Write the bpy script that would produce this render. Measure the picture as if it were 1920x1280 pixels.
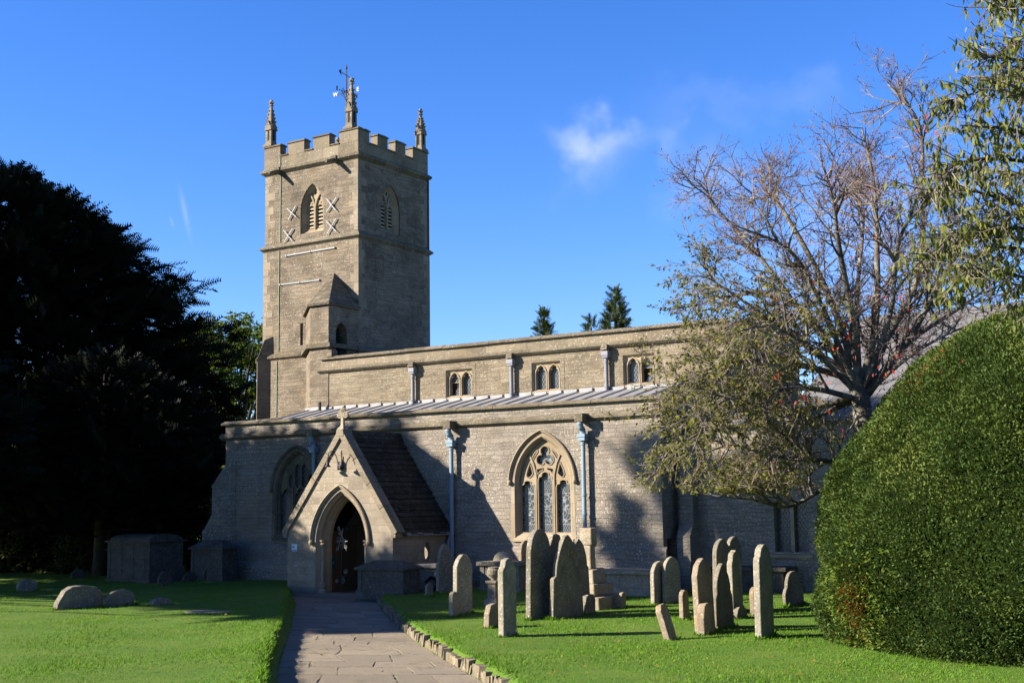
import bpy, bmesh, math, random
import numpy as np
from mathutils import Vector, Matrix
from mathutils.geometry import tessellate_polygon
for o in list(bpy.data.objects): bpy.data.objects.remove(o)
random.seed(7); RNG = np.random.default_rng(7)
R_ = math.radians
S = bpy.context.scene; COL = S.collection
# ------------------------------------------------------------------ camera (x east, y north, z up; metres)
F, YAW, PITCH, ROLL, EYE = 2398.55, 0.576083773, 0.125729874, -0.0144864369, 2.0
FW = np.array([-math.sin(YAW)*math.cos(PITCH), math.cos(YAW)*math.cos(PITCH), math.sin(PITCH)])
RT = np.array([math.cos(YAW), math.sin(YAW), 0.0]); UP = np.cross(RT, FW)
RT, UP = RT*math.cos(ROLL)+UP*math.sin(ROLL), -RT*math.sin(ROLL)+UP*math.cos(ROLL)
EYEP = np.array([0, 0, EYE])
cd = bpy.data.cameras.new("camera"); cam = bpy.data.objects.new("camera", cd); COL.objects.link(cam)
cd.sensor_width = 36; cd.lens = F/1920*36; cd.clip_end = 3000; cd.clip_start = 0.1
cam.matrix_world = Matrix(((RT[0], UP[0], -FW[0], 0), (RT[1], UP[1], -FW[1], 0), (RT[2], UP[2], -FW[2], EYE), (0, 0, 0, 1)))
S.camera = cam
def ray(x, y): return FW*F+RT*(x-960)-UP*(y-640)
def G(x, y, z=0.0): d = ray(x, y); return EYEP+d*((z-EYE)/d[2])        # a point on the ground seen at photo pixel x, y
def onX(x, y, X): d = ray(x, y); return EYEP+d*(X/d[0])
def onY(x, y, Y): d = ray(x, y); return EYEP+d*(Y/d[1])
def P(x, y, D): d = ray(x, y); return EYEP+d*(D/(d@FW))               # a point at depth D
# ------------------------------------------------------------------ sun and sky
SUN_AZ, SUN_EL = 228.0, 25.0
S.view_settings.view_transform = 'Standard'; S.view_settings.look = 'None'
S.view_settings.gamma = 1; S.view_settings.exposure = 1.82
sd = bpy.data.lights.new("sun", 'SUN'); sd.energy = 5.0; sd.angle = R_(0.53); sd.color = (1.0, 0.90, 0.76)
so = bpy.data.objects.new("sun", sd); COL.objects.link(so); so.location = (-60, -50, 50)
tosun = Vector((math.sin(R_(SUN_AZ))*math.cos(R_(SUN_EL)), math.cos(R_(SUN_AZ))*math.cos(R_(SUN_EL)), math.sin(R_(SUN_EL))))
so.rotation_euler = tosun.to_track_quat('Z', 'Y').to_euler()
W = bpy.data.worlds.new("World"); S.world = W; W.use_nodes = True
def build_world():
    nt = W.node_tree; N, L = nt.nodes, nt.links; N.clear()
    out = N.new('ShaderNodeOutputWorld'); bg = N.new('ShaderNodeBackground'); L.new(bg.outputs[0], out.inputs[0])
    sk = N.new('ShaderNodeTexSky'); sk.sky_type = 'NISHITA'; sk.sun_disc = False
    sk.sun_elevation = R_(SUN_EL); sk.sun_rotation = R_(SUN_AZ); sk.air_density = 1.0; sk.dust_density = 0.15; sk.ozone_density = 3.0
    hs = N.new('ShaderNodeHueSaturation'); hs.inputs['Saturation'].default_value = 1.28; hs.inputs['Hue'].default_value = 0.507
    L.new(sk.outputs[0], hs.inputs['Color'])
    tn = N.new('ShaderNodeMix'); tn.data_type = 'RGBA'; tn.blend_type = 'MULTIPLY'; tn.inputs['Factor'].default_value = 1; L.new(hs.outputs[0], tn.inputs['A']); tn.inputs['B'].default_value = (.97, 1.08, 1.45, 1)
    bg.inputs[1].default_value = 0.05
    # sky dimmed overhead, above the view, to lower its fill in the shade
    tcz = N.new('ShaderNodeTexCoord'); sz = N.new('ShaderNodeSeparateXYZ'); L.new(tcz.outputs['Generated'], sz.inputs[0])
    mr = N.new('ShaderNodeMapRange'); mr.interpolation_type = 'SMOOTHSTEP'; L.new(sz.outputs[2], mr.inputs[0]); mr.inputs[1].default_value = .42; mr.inputs[2].default_value = .85; mr.inputs[3].default_value = 1.0; mr.inputs[4].default_value = .42
    mz = N.new('ShaderNodeMix'); mz.data_type = 'RGBA'; mz.blend_type = 'MULTIPLY'; mz.inputs['Factor'].default_value = 1; L.new(tn.outputs['Result'], mz.inputs['A']); L.new(mr.outputs[0], mz.inputs['B'])
    # thin cloud patches: each a soft spot about a fixed direction of the sky, broken by noise
    tc = N.new('ShaderNodeTexCoord')
    nz = N.new('ShaderNodeTexNoise'); nz.inputs['Scale'].default_value = 30; nz.inputs['Detail'].default_value = 5; nz.inputs['Roughness'].default_value = .55
    L.new(tc.outputs['Generated'], nz.inputs['Vector'])
    nw = N.new('ShaderNodeTexNoise'); nw.inputs['Scale'].default_value = 26; nw.inputs['Detail'].default_value = 3
    L.new(tc.outputs['Generated'], nw.inputs['Vector'])
    total = None
    def m(op, a, b=None, clamp=False):
        n = N.new('ShaderNodeMath'); n.operation = op; n.use_clamp = clamp
        for i, v in enumerate((a, b)):
            if v is None: continue
            if isinstance(v, (int, float)): n.inputs[i].default_value = v
            else: L.new(v, n.inputs[i])
        return n.outputs[0]
    def dot(vec):
        n = N.new('ShaderNodeVectorMath'); n.operation = 'DOT_PRODUCT'; L.new(tc.outputs['Generated'], n.inputs[0]); n.inputs[1].default_value = vec
        return n.outputs['Value']
    warp = m('MULTIPLY', m('SUBTRACT', nw.outputs['Fac'], .5), .075)
    for (x, y, sx, sy, amp, soft) in ((1100, 248, 46, 40, .46, 2.4), (1150, 262, 50, 32, .46, 2.4), (1108, 292, 46, 46, .34, 2.2), (1242, 272, 26, 34, .26, 2), (1330, 195, 110, 34, .16, 2),
                                      (1510, 190, 60, 36, .14, 2), (1340, 330, 60, 50, .4, 2), (1600, 430, 130, 100, .4, 2), (347, 400, 4.5, 38, .4, 2), (322, 416, 3, 9, .3, 2)):
        d = ray(x, y); d = d/np.linalg.norm(d); rr = np.cross(d, (0, 0, 1)); rr /= np.linalg.norm(rr); uu = np.cross(rr, d)
        if sx < 6: rr, uu = rr+uu*.22, uu-rr*.22
        k = F*1.0
        wv = warp if sx > 6 else 0.0
        du = m('MULTIPLY', m('ADD', dot(rr), wv), k/sx); dv = m('MULTIPLY', m('ADD', dot(uu), wv), k/sy)
        e = m('ADD', m('POWER', m('ABSOLUTE', du), soft), m('POWER', m('ABSOLUTE', dv), soft))
        g = m('POWER', 2.718, m('MULTIPLY', e, -1.0))
        front = m('GREATER_THAN', dot(d), 0.0)
        g = m('MULTIPLY', m('MULTIPLY', g, front), amp)
        total = g if total is None else m('ADD', total, g)
    fac = m('MULTIPLY', total, m('MULTIPLY_ADD', nz.outputs['Fac'], 1.1), True)
    fac.node.inputs[1].links[0].from_node.inputs[2].default_value = .28
    mx = N.new('ShaderNodeMix'); mx.data_type = 'RGBA'; L.new(fac, mx.inputs['Factor'])
    L.new(mz.outputs['Result'], mx.inputs['A']); mx.inputs['B'].default_value = (3.3, 4.2, 7.4, 1)
    L.new(mx.outputs['Result'], bg.inputs[0])
build_world()
# ------------------------------------------------------------------ helpers: objects
ORG = {}
def tag(o, label=None, cat=None, group=None, kind=None):
    if label: o['label'] = label
    if cat: o['category'] = cat
    if group: o['group'] = group
    if kind: o['kind'] = kind
    return o
def thing(name, label, cat, loc, group=None):
    o = bpy.data.objects.new(name, None); o.empty_display_size = .2; COL.objects.link(o); o.location = loc
    ORG[o.name] = Vector(loc); return tag(o, label, cat, group)
def link(name, me, parent=None):
    o = bpy.data.objects.new(name, me); COL.objects.link(o)
    if parent is not None:
        o.parent = parent; ORG[o.name] = ORG[parent.name]
        me.transform(Matrix.Translation(-ORG[parent.name]))
    else: ORG[o.name] = Vector((0, 0, 0))
    return o
class MB:
    def __init__(s): s.v = []; s.f = []; s.mi = []; s.m = 0
    def add(s, vs, fs):
        b = len(s.v); s.v += [tuple(float(c) for c in p) for p in vs]
        for f in fs: s.f.append([b+i for i in f]); s.mi.append(s.m)
    def poly(s, pts): s.add(pts, [list(range(len(pts)))])
    def hexa(s, b, t): s.add(list(b)+list(t), [(3, 2, 1, 0), (4, 5, 6, 7), (0, 1, 5, 4), (1, 2, 6, 5), (2, 3, 7, 6), (3, 0, 4, 7)])
    def box(s, x0, x1, y0, y1, z0, z1):
        s.hexa([(x0, y0, z0), (x1, y0, z0), (x1, y1, z0), (x0, y1, z0)], [(x0, y0, z1), (x1, y0, z1), (x1, y1, z1), (x0, y1, z1)])
    def extr(s, pts, vec):
        n = len(pts); q = [(p[0]+vec[0], p[1]+vec[1], p[2]+vec[2]) for p in pts]
        s.add(list(pts)+q, [list(range(n))[::-1], list(range(n, 2*n))]+[(i, (i+1) % n, n+(i+1) % n, n+i) for i in range(n)])
    def ex(s, prof, x0, x1): s.extr([(x0, y, z) for y, z in prof], (x1-x0, 0, 0))    # profile (y, z) along x
    def ey(s, prof, y0, y1): s.extr([(x, y0, z) for x, z in prof], (0, y1-y0, 0))    # profile (x, z) along y
    def loft(s, rings, cap=True, close=True):
        n = len(rings[0]); fs = []
        for k in range(len(rings)-1):
            for i in range(n if close else n-1):
                j = (i+1) % n; fs.append((k*n+i, k*n+j, (k+1)*n+j, (k+1)*n+i))
        if cap: fs += [list(range(n))[::-1], [(len(rings)-1)*n+i for i in range(n)]]
        s.add([p for r in rings for p in r], fs)
    def tube(s, pts, rad, n=8, cap=True):
        pts = [Vector(p) for p in pts]; k = len(pts)
        rad = [rad]*k if isinstance(rad, (int, float)) else rad
        rings = []; a = None
        for i, p in enumerate(pts):
            t = (pts[min(i+1, k-1)]-pts[max(i-1, 0)]).normalized()
            if a is None: a = t.orthogonal().normalized()
            a = (a-t*a.dot(t)); a = a.normalized() if a.length > 1e-6 else t.orthogonal().normalized()
            b = t.cross(a)
            rings.append([p+(a*math.cos(2*math.pi*j/n)+b*math.sin(2*math.pi*j/n))*rad[i] for j in range(n)])
        s.loft(rings, cap)
    def lathe(s, prof, c, n=20):
        s.loft([[(c[0]+r*math.cos(2*math.pi*j/n), c[1]+r*math.sin(2*math.pi*j/n), c[2]+z) for j in range(n)] for r, z in prof])
    def sqlathe(s, prof, c):                                            # the same with a square plan
        s.loft([[(c[0]+r*a, c[1]+r*b, c[2]+z) for a, b in ((-1, -1), (1, -1), (1, 1), (-1, 1))] for r, z in prof])
    def ring(s, x0, x1, y0, y1, prof):                                  # moulding (out, z) round a rectangle
        rs = [[(x0-o, y0-o, z), (x1+o, y0-o, z), (x1+o, y1+o, z), (x0-o, y1+o, z)] for o, z in prof]
        s.loft(rs, cap=False)
    def plate(s, outer, holes, mp, depth=0.0, rim=False, back=False):
        polys = [outer]+list(holes); flat = [p for q in polys for p in q]
        tri = tessellate_polygon([[Vector((p[0], p[1], 0)) for p in q] for q in polys])
        s.add([mp(p[0], p[1], 0) for p in flat], [list(t) for t in tri])
        if back: s.add([mp(p[0], p[1], depth) for p in flat], [list(t)[::-1] for t in tri])
        if depth:
            for q in (polys if rim else polys[1:]):
                n = len(q); s.add([mp(p[0], p[1], 0) for p in q]+[mp(p[0], p[1], depth) for p in q], [(i, (i+1) % n, n+(i+1) % n, n+i) for i in range(n)])
    def bar(s, path, w, mp, d0, d1, closed=False):                      # square bar along a 2-D path
        k = len(path); L = []; Rr = []
        for i in range(k):
            a = path[(i-1) % k] if (closed or i > 0) else path[i]; b = path[(i+1) % k] if (closed or i < k-1) else path[i]
            tx, ty = b[0]-a[0], b[1]-a[1]; l = math.hypot(tx, ty) or 1; nx, ny = -ty/l*w/2, tx/l*w/2
            L.append((path[i][0]+nx, path[i][1]+ny)); Rr.append((path[i][0]-nx, path[i][1]-ny))
        rings = [[mp(*L[i], d0), mp(*Rr[i], d0), mp(*Rr[i], d1), mp(*L[i], d1)] for i in range(k)]
        if closed: rings.append(rings[0])
        s.loft(rings, cap=not closed)
    def build(s, name, mats, parent=None, smooth=False, bevel=0.0, merge=False, recalc=True):
        me = bpy.data.meshes.new(name); me.from_pydata(s.v, [], s.f)
        for m in (mats if isinstance(mats, (list, tuple)) else [mats]): me.materials.append(m)
        me.polygons.foreach_set('material_index', s.mi)
        if recalc or merge:
            bm = bmesh.new(); bm.from_mesh(me)
            if merge: bmesh.ops.remove_doubles(bm, verts=bm.verts, dist=1e-4)
            if recalc: bmesh.ops.recalc_face_normals(bm, faces=bm.faces)
            bm.to_mesh(me); bm.free()
        if smooth: me.polygons.foreach_set('use_smooth', [True]*len(me.polygons))
        o = link(name, me, parent)
        if bevel:
            b = o.modifiers.new('bevel', 'BEVEL'); b.width = bevel; b.segments = 2; b.limit_method = 'ANGLE'; b.angle_limit = R_(35)
        return o
def sp(Y): return lambda u, v, w: (u, Y+w, v)          # a plane facing south at y = Y
def ep(X): return lambda u, v, w: (X-w, u, v)          # a plane facing east at x = X
def arch(cx, hw, zs, za, z0=None, n=10, off=0.0):
    """two-centred pointed arch, left foot to right foot; off widens it about the same centres"""
    h = za-zs; R = (hw*hw+h*h)/(2*hw); c = R-hw; R += off; top = math.sqrt(max(R*R-c*c, 0)); a1 = math.atan2(top, c)
    left = [(cx+c-R*math.cos(a1*i/n), zs+R*math.sin(a1*i/n)) for i in range(n+1)]
    right = [(2*cx-x, z) for x, z in left[::-1][1:]]
    pts = left+right
    if z0 is not None: pts = [(cx-hw-off, z0)]+pts+[(cx+hw+off, z0)]
    return pts
def cusped(cx, hw, zs, za, z0, n=14):
    """light with a trefoiled pointed head"""
    pts = arch(cx, hw, zs, za, None, n); cen = (cx, zs+(za-zs)*.28); out = []
    for i, (x, z) in enumerate(pts):
        t = i/(len(pts)-1); k = 1.0
        for c in (.26, .74): k -= .30*math.exp(-((t-c)/.055)**2)
        out.append((cen[0]+(x-cen[0])*k, cen[1]+(z-cen[1])*k))
    return [(cx-hw, z0)]+out+[(cx+hw, z0)]
def mesh_np(name, V, Fc, mat, parent=None, tint=None, smooth=False):
    V = np.asarray(V, np.float32); Fc = np.asarray(Fc, np.int32); nf, k = Fc.shape
    if parent is not None: V = V-np.array(ORG[parent.name], np.float32)
    me = bpy.data.meshes.new(name); me.vertices.add(len(V)); me.vertices.foreach_set('co', V.ravel())
    me.loops.add(nf*k); me.loops.foreach_set('vertex_index', Fc.ravel())
    me.polygons.add(nf); me.polygons.foreach_set('loop_start', np.arange(0, nf*k, k, dtype=np.int32))
    if smooth: me.polygons.foreach_set('use_smooth', np.ones(nf, bool))
    me.materials.append(mat); me.update(calc_edges=True)
    if tint is not None:
        at = me.attributes.new('tint', 'FLOAT', 'FACE'); at.data.foreach_set('value', np.asarray(tint, np.float32))
    o = bpy.data.objects.new(name, me); COL.objects.link(o)
    if parent is not None: o.parent = parent; ORG[o.name] = ORG[parent.name]
    return o
def scatter(name, tv, tf, M, T, mat, parent=None, tint=None):
    """copies of a small leaf template: M (N,3,3), T (N,3) -> one mesh"""
    tv = np.asarray(tv, float); tf = np.asarray(tf, int); n = len(T)
    V = np.einsum('nij,vj->nvi', M, tv)+T[:, None, :]
    Fc = (tf[None]+(np.arange(n)*len(tv))[:, None, None]).reshape(-1, tf.shape[1])
    tn = None if tint is None else np.repeat(tint, len(tf))
    return mesh_np(name, V.reshape(-1, 3), Fc, mat, parent, tn)
def frames(d, roll=None, scale=1.0):
    """rotation matrices whose x axis follows d, rolled at random"""
    d = d/np.linalg.norm(d, axis=1, keepdims=True); n = len(d)
    up = np.tile([0, 0, 1.0], (n, 1)); up[np.abs(d[:, 2]) > .95] = [1, 0, 0]
    b = np.cross(up, d); b /= np.linalg.norm(b, axis=1, keepdims=True); c = np.cross(d, b)
    r = RNG.uniform(0, 2*np.pi, n) if roll is None else roll
    b2 = b*np.cos(r)[:, None]+c*np.sin(r)[:, None]; c2 = -b*np.sin(r)[:, None]+c*np.cos(r)[:, None]
    sc = np.broadcast_to(np.asarray(scale, float), (n,))
    return np.stack([d, b2, c2], axis=2)*sc[:, None, None]
def randdir(n): v = RNG.normal(size=(n, 3)); return v/np.linalg.norm(v, axis=1, keepdims=True)
LEAF_V = [(0, 0, 0), (.45, .24, .05), (1, 0, -.06), (.45, -.24, .05)]; LEAF_F = [(0, 1, 2), (0, 2, 3)]
# ------------------------------------------------------------------ materials
ALB = .80                                                            # overall reflectance trim
def newmat(name):
    m = bpy.data.materials.new(name); m.use_nodes = True; nt = m.node_tree
    return m, nt.nodes, nt.links, nt.nodes['Principled BSDF']
class NB:
    def __init__(s, name): s.mat, s.N, s.L, s.b = newmat(name); s.b.inputs['Specular IOR Level'].default_value = .25
    def node(s, t, **k):
        n = s.N.new('ShaderNode'+t)
        for a, v in k.items(): setattr(n, a, v)
        return n
    def put(s, n, i, v):
        if isinstance(v, bpy.types.NodeSocket): s.L.new(v, n.inputs[i])
        else:
            if isinstance(v, tuple) and len(v) == 3 and n.inputs[i].type == 'RGBA': v = v+(1,)
            n.inputs[i].default_value = v
    def math(s, op, a, b=None, c=None, clamp=False):
        n = s.node('Math', operation=op, use_clamp=clamp)
        for i, v in enumerate((a, b, c)):
            if v is not None: s.put(n, i, v)
        return n.outputs[0]
    def mix(s, f, a, b, blend='MIX'):
        n = s.node('Mix', data_type='RGBA', blend_type=blend); s.put(n, 0, f); s.put(n, 6, a); s.put(n, 7, b); return n.outputs[2]
    def noise(s, vec, scale, detail=4, rough=.55, col=False):
        n = s.node('TexNoise'); s.put(n, 'Vector', vec); n.inputs['Scale'].default_value = scale; n.inputs['Detail'].default_value = detail; n.inputs['Roughness'].default_value = rough
        return n.outputs['Color' if col else 'Fac']
    def ramp(s, f, *st):
        n = s.node('ValToRGB'); e = n.color_ramp.elements
        while len(e) < len(st): e.new(.5)
        for q, (p, c) in zip(e, st):
            q.position = p; q.color = (c, c, c, 1) if isinstance(c, (int, float)) else tuple(c)+(1,)
        s.put(n, 0, f); return n.outputs[0]
    def step(s, f, a, b): return s.ramp(f, (a, 0.0), (b, 1.0))
    def combine(s, x, y, z):
        n = s.node('CombineXYZ'); s.put(n, 0, x); s.put(n, 1, y); s.put(n, 2, z); return n.outputs[0]
    def bump(s, h, dist, strength=1.0, prev=None):
        n = s.node('Bump'); n.inputs['Distance'].default_value = dist; n.inputs['Strength'].default_value = strength; s.put(n, 'Height', h)
        if prev is not None: s.put(n, 'Normal', prev)
        return n.outputs[0]
    def done(s, col, rough=.9, normal=None, spec=None):
        s.put(s.b, 'Base Color', s.mix(1.0, col, (ALB, ALB, ALB), 'MULTIPLY')); s.put(s.b, 'Roughness', rough)
        if normal is not None: s.put(s.b, 'Normal', normal)
        if spec is not None: s.b.inputs['Specular IOR Level'].default_value = spec
        return s.mat
def masonry(name, light, dark, mortar, bw, bh, mw=.012, lichen=.25, lich_col=(.62, .58, .50), stain=.5, warp=.05, bump=.02, rubble=.5, tiles=False, moss=0.0):
    light, dark, mortar, lich_col = [tuple(c*k for c in col_) for col_, k in ((light, .62), (dark, .58), (mortar, .60), (lich_col, .74))]
    s = NB(name); g = s.node('NewGeometry'); pos = g.outputs['Position']
    sx = s.node('SeparateXYZ'); s.put(sx, 0, pos); nx = s.node('SeparateXYZ'); s.put(nx, 0, g.outputs['True Normal'])
    fac = s.math('GREATER_THAN', s.math('ABSOLUTE', nx.outputs[0]), s.math('ABSOLUTE', nx.outputs[1]))
    if tiles: u = sx.outputs[1]; v = s.math('MULTIPLY', sx.outputs[2], 1.26)
    else:
        mu = s.node('Mix', data_type='FLOAT'); s.put(mu, 0, fac); s.put(mu, 2, sx.outputs[0]); s.put(mu, 3, sx.outputs[1]); u = mu.outputs[0]; v = sx.outputs[2]
    wz = s.noise(s.combine(u, v, 0.0), 2.2, 3, .5, True); w3 = s.node('SeparateXYZ'); s.put(w3, 0, wz)
    u2 = s.math('MULTIPLY_ADD', s.math('SUBTRACT', w3.outputs[0], .5), warp*2, u)
    # uneven course heights: a one-dimensional wobble of z
    wob = s.noise(s.combine(0.0, 0.0, s.math('MULTIPLY', v, 1.0)), 3.1, 2, .5)
    v2 = s.math('MULTIPLY_ADD', s.math('SUBTRACT', wob, .5), warp*3.0, v)
    v2 = s.math('MULTIPLY_ADD', s.math('SUBTRACT', w3.outputs[1], .5), warp*1.2, v2)
    br = s.node('TexBrick'); s.put(br, 'Vector', s.combine(u2, v2, 0.0)); i = br.inputs
    i['Scale'].default_value = 1; i['Brick Width'].default_value = bw; i['Row Height'].default_value = bh; i['Mortar Size'].default_value = mw
    i['Mortar Smooth'].default_value = .6; i['Color1'].default_value = (0, 0, 0, 1); i['Color2'].default_value = (1, 1, 1, 1); i['Mortar'].default_value = (.5, .5, .5, 1); i['Bias'].default_value = 0
    br.offset = .5; br.squash = .7; br.squash_frequency = 3
    vor = s.node('TexVoronoi'); s.put(vor, 'Vector', s.combine(s.math('MULTIPLY', u2, 1.0/(bw*1.3)), s.math('MULTIPLY', v2, 1.0/(bh*1.3)), 0.0)); vor.inputs['Scale'].default_value = 1
    vc = s.node('SeparateXYZ'); s.put(vc, 0, vor.outputs['Color'])
    per = s.math('ADD', s.math('MULTIPLY', br.outputs['Color'], 1-rubble), s.math('MULTIPLY', vc.outputs[0], rubble))
    fine = s.noise(pos, 38, 5, .7)
    tone = s.math('ADD', s.math('MULTIPLY', per, .62), s.math('MULTIPLY', fine, .38))
    col = s.mix(s.step(tone, .18, .82), dark, light)
    col = s.mix(s.math('MULTIPLY', br.outputs['Fac'], .75), col, mortar)
    big = s.noise(pos, .75, 5, .6)
    col = s.mix(s.math('MULTIPLY', s.step(big, .42, .72), stain), col, tuple(c*.52 for c in dark), 'MIX')
    stk = s.noise(s.combine(s.math('MULTIPLY', u, 4.0), s.math('MULTIPLY', v, .45), 3.0), 1.0, 4, .6); col = s.mix(s.math('MULTIPLY', s.step(stk, .54, .74), stain*.8), col, tuple(c*.6 for c in dark))
    pch = s.noise(s.combine(s.math('MULTIPLY', u, .55), v, 7.0), 1.3, 3, .6); col = s.mix(s.math('MULTIPLY', s.step(pch, .52, .6), .22), col, tuple(min(1, c*1.12) for c in light))
    warm = s.noise(pos, 1.7, 3, .5)
    col = s.mix(s.math('MULTIPLY', s.step(warm, .5, .75), .35), col, (light[0]*1.06, light[1]*.93, light[2]*.72))
    if lichen:
        lv = s.node('TexVoronoi'); s.put(lv, 'Vector', pos); lv.inputs['Scale'].default_value = 9.0; lv.inputs['Randomness'].default_value = 1
        dots = s.math('SUBTRACT', 1.0, s.step(lv.outputs['Distance'], .12, .26))
        lc = s.node('SeparateXYZ'); s.put(lc, 0, lv.outputs['Color'])
        dots = s.math('MULTIPLY', dots, s.step(lc.outputs[0], .78-lichen*.5, .84-lichen*.5))
        sp2 = s.step(s.noise(pos, 26, 3, .6), .62-lichen*.1, .68-lichen*.1)
        pat = s.step(s.noise(pos, .9, 3, .6), .38, .6)
        lm = s.math('MULTIPLY', s.math('MAXIMUM', dots, sp2), s.math('MULTIPLY_ADD', pat, .8, .2), clamp=True)
        col = s.mix(s.math('MULTIPLY', lm, min(1, lichen*2.4)), col, lich_col)
    if moss:
        mo = s.step(s.noise(pos, 6, 5, .7), .52, .66); col = s.mix(s.math('MULTIPLY', mo, moss), col, (.05, .055, .018))
    # lichen-dark tops of ledges
    hgt = s.math('ADD', s.math('MULTIPLY', s.math('SUBTRACT', 1.0, br.outputs['Fac']), .55), s.math('ADD', s.math('MULTIPLY', per, .35), s.math('MULTIPLY', fine, .5)))
    return s.done(col, .92, s.bump(hgt, bump))
LT, DK, MO = (.44, .375, .285), (.20, .165, .12), (.40, .34, .26)
M_TOWER = masonry('tower_rubble', (.41, .335, .25), (.18, .145, .105), (.37, .305, .225), .27, .105, .011, .30, stain=.55, warp=.12, bump=.04, rubble=.75)
M_TSHADE = M_TOWER
M_NAVE = masonry('nave_rubble', (.43, .365, .265), (.235, .19, .125), (.40, .335, .24), .26, .09, .010, .26, stain=.4, warp=.11, bump=.032, rubble=.75)
M_AISLE = masonry('aisle_rubble', (.46, .405, .335), (.29, .25, .205), (.43, .38, .315), .27, .10, .010, .50, stain=.4, warp=.12, bump=.036, rubble=.75)
M_PORCH = masonry('porch_ashlar', (.47, .40, .305), (.30, .25, .185), (.43, .365, .28), .46, .17, .007, .22, stain=.3, warp=.03, bump=.010, rubble=.25)
M_ASH = masonry('weathered_ashlar', (.40, .335, .245), (.23, .19, .13), (.24, .20, .14), .95, .40, .006, .30, stain=.45, warp=.02, bump=.010, rubble=.2)
M_TRIM = masonry('dark_coping_stone', (.30, .255, .185), (.15, .125, .085), (.16, .13, .09), .9, .6, .006, .35, stain=.6, warp=.02, bump=.016, rubble=.2, moss=.35)
M_DRESS = masonry('window_dressing_stone', (.52, .43, .30), (.38, .30, .20), (.40, .33, .23), .5, .33, .004, .05, stain=.15, warp=.01, bump=.005, rubble=.15)
M_QUOIN = masonry('quoin_stone', (.46, .385, .29), (.27, .22, .155), (.30, .25, .18), .9, .6, .004, .30, stain=.35, warp=.02, bump=.012, rubble=.35)
M_TILE = masonry('stone_roof_tiles', (.14, .12, .095), (.045, .038, .03), (.012, .011, .01), .22, .135, .012, .10, (.34, .32, .27), stain=.5, warp=.012, bump=.05, rubble=.15, tiles=True, moss=.6)
M_CHROOF = masonry('grey_slates', (.30, .30, .32), (.21, .21, .225), (.12, .12, .13), .3, .22, .008, .06, (.4, .4, .4), stain=.2, warp=.01, bump=.02, rubble=.2)
def simple(name, col, rough=.8, metal=0.0, var=.25, scale=12, bump=0.0, spec=.3, obj=False):
    s = NB(name); tc = s.node('TexCoord'); v = tc.outputs['Object']
    n = s.noise(v, scale, 5, .65); c = s.mix(n, tuple(x*(1-var) for x in col), tuple(min(1, x*(1+var)) for x in col))
    s.b.inputs['Metallic'].default_value = metal
    return s.done(c, rough, s.bump(n, bump) if bump else None, spec)
M_PIPEBLUE = simple('blue_painted_pipe', (.175, .255, .32), .55, 0, .12, 9)
M_PIPEGREY = simple('grey_lead_pipe', (.19, .20, .235), .5, 0, .25, 9)
M_IRON = simple('black_iron', (.02, .02, .022), .55, 0, .3, 20)
M_IRONLIT = simple('sunlit_grey_iron', (.22, .21, .20), .5, .3, .3, 20)  # iron paled to look sunlit, for the gate scrollwork
M_TIE = simple('galvanised_tie', (.16, .18, .20), .5, .1, .2, 14)
M_VERDI = simple('verdigris_strip', (.20, .26, .19), .8, 0, .3, 14)
M_GOLDLET = simple('white_painted_letter', (.36, .35, .33), .6)
M_DARK = simple('dark_void', (.012, .011, .010), .9)
M_WOOD = simple('old_oak', (.115, .062, .03), .7, 0, .5, 7, .004)
M_LOUV = simple('louvre_slate', (.36, .30, .22), .9, 0, .3, 10)
M_SIGNW = simple('white_notice', (.55, .62, .66), .4, 0, .05)
M_SIGNB = simple('blue_notice_band', (.10, .25, .42), .4, 0, .1)
M_SIGNG = simple('green_notice', (.04, .20, .15), .4, 0, .1)
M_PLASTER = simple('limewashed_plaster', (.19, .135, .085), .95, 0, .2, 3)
def lead():
    s = NB('lead_sheet'); g = s.node('NewGeometry'); p = g.outputs['Position']
    n = s.noise(p, 3.5, 5, .65); st = s.noise(p, 1.1, 3, .5)
    c = s.mix(s.step(n, .3, .75), (.185, .19, .205), (.285, .29, .305)); c = s.mix(s.math('MULTIPLY', s.step(st, .55, .75), .4), c, (.30, .25, .25))
    return s.done(c, .55, s.bump(n, .01), .4)
M_LEAD = lead()
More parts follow.
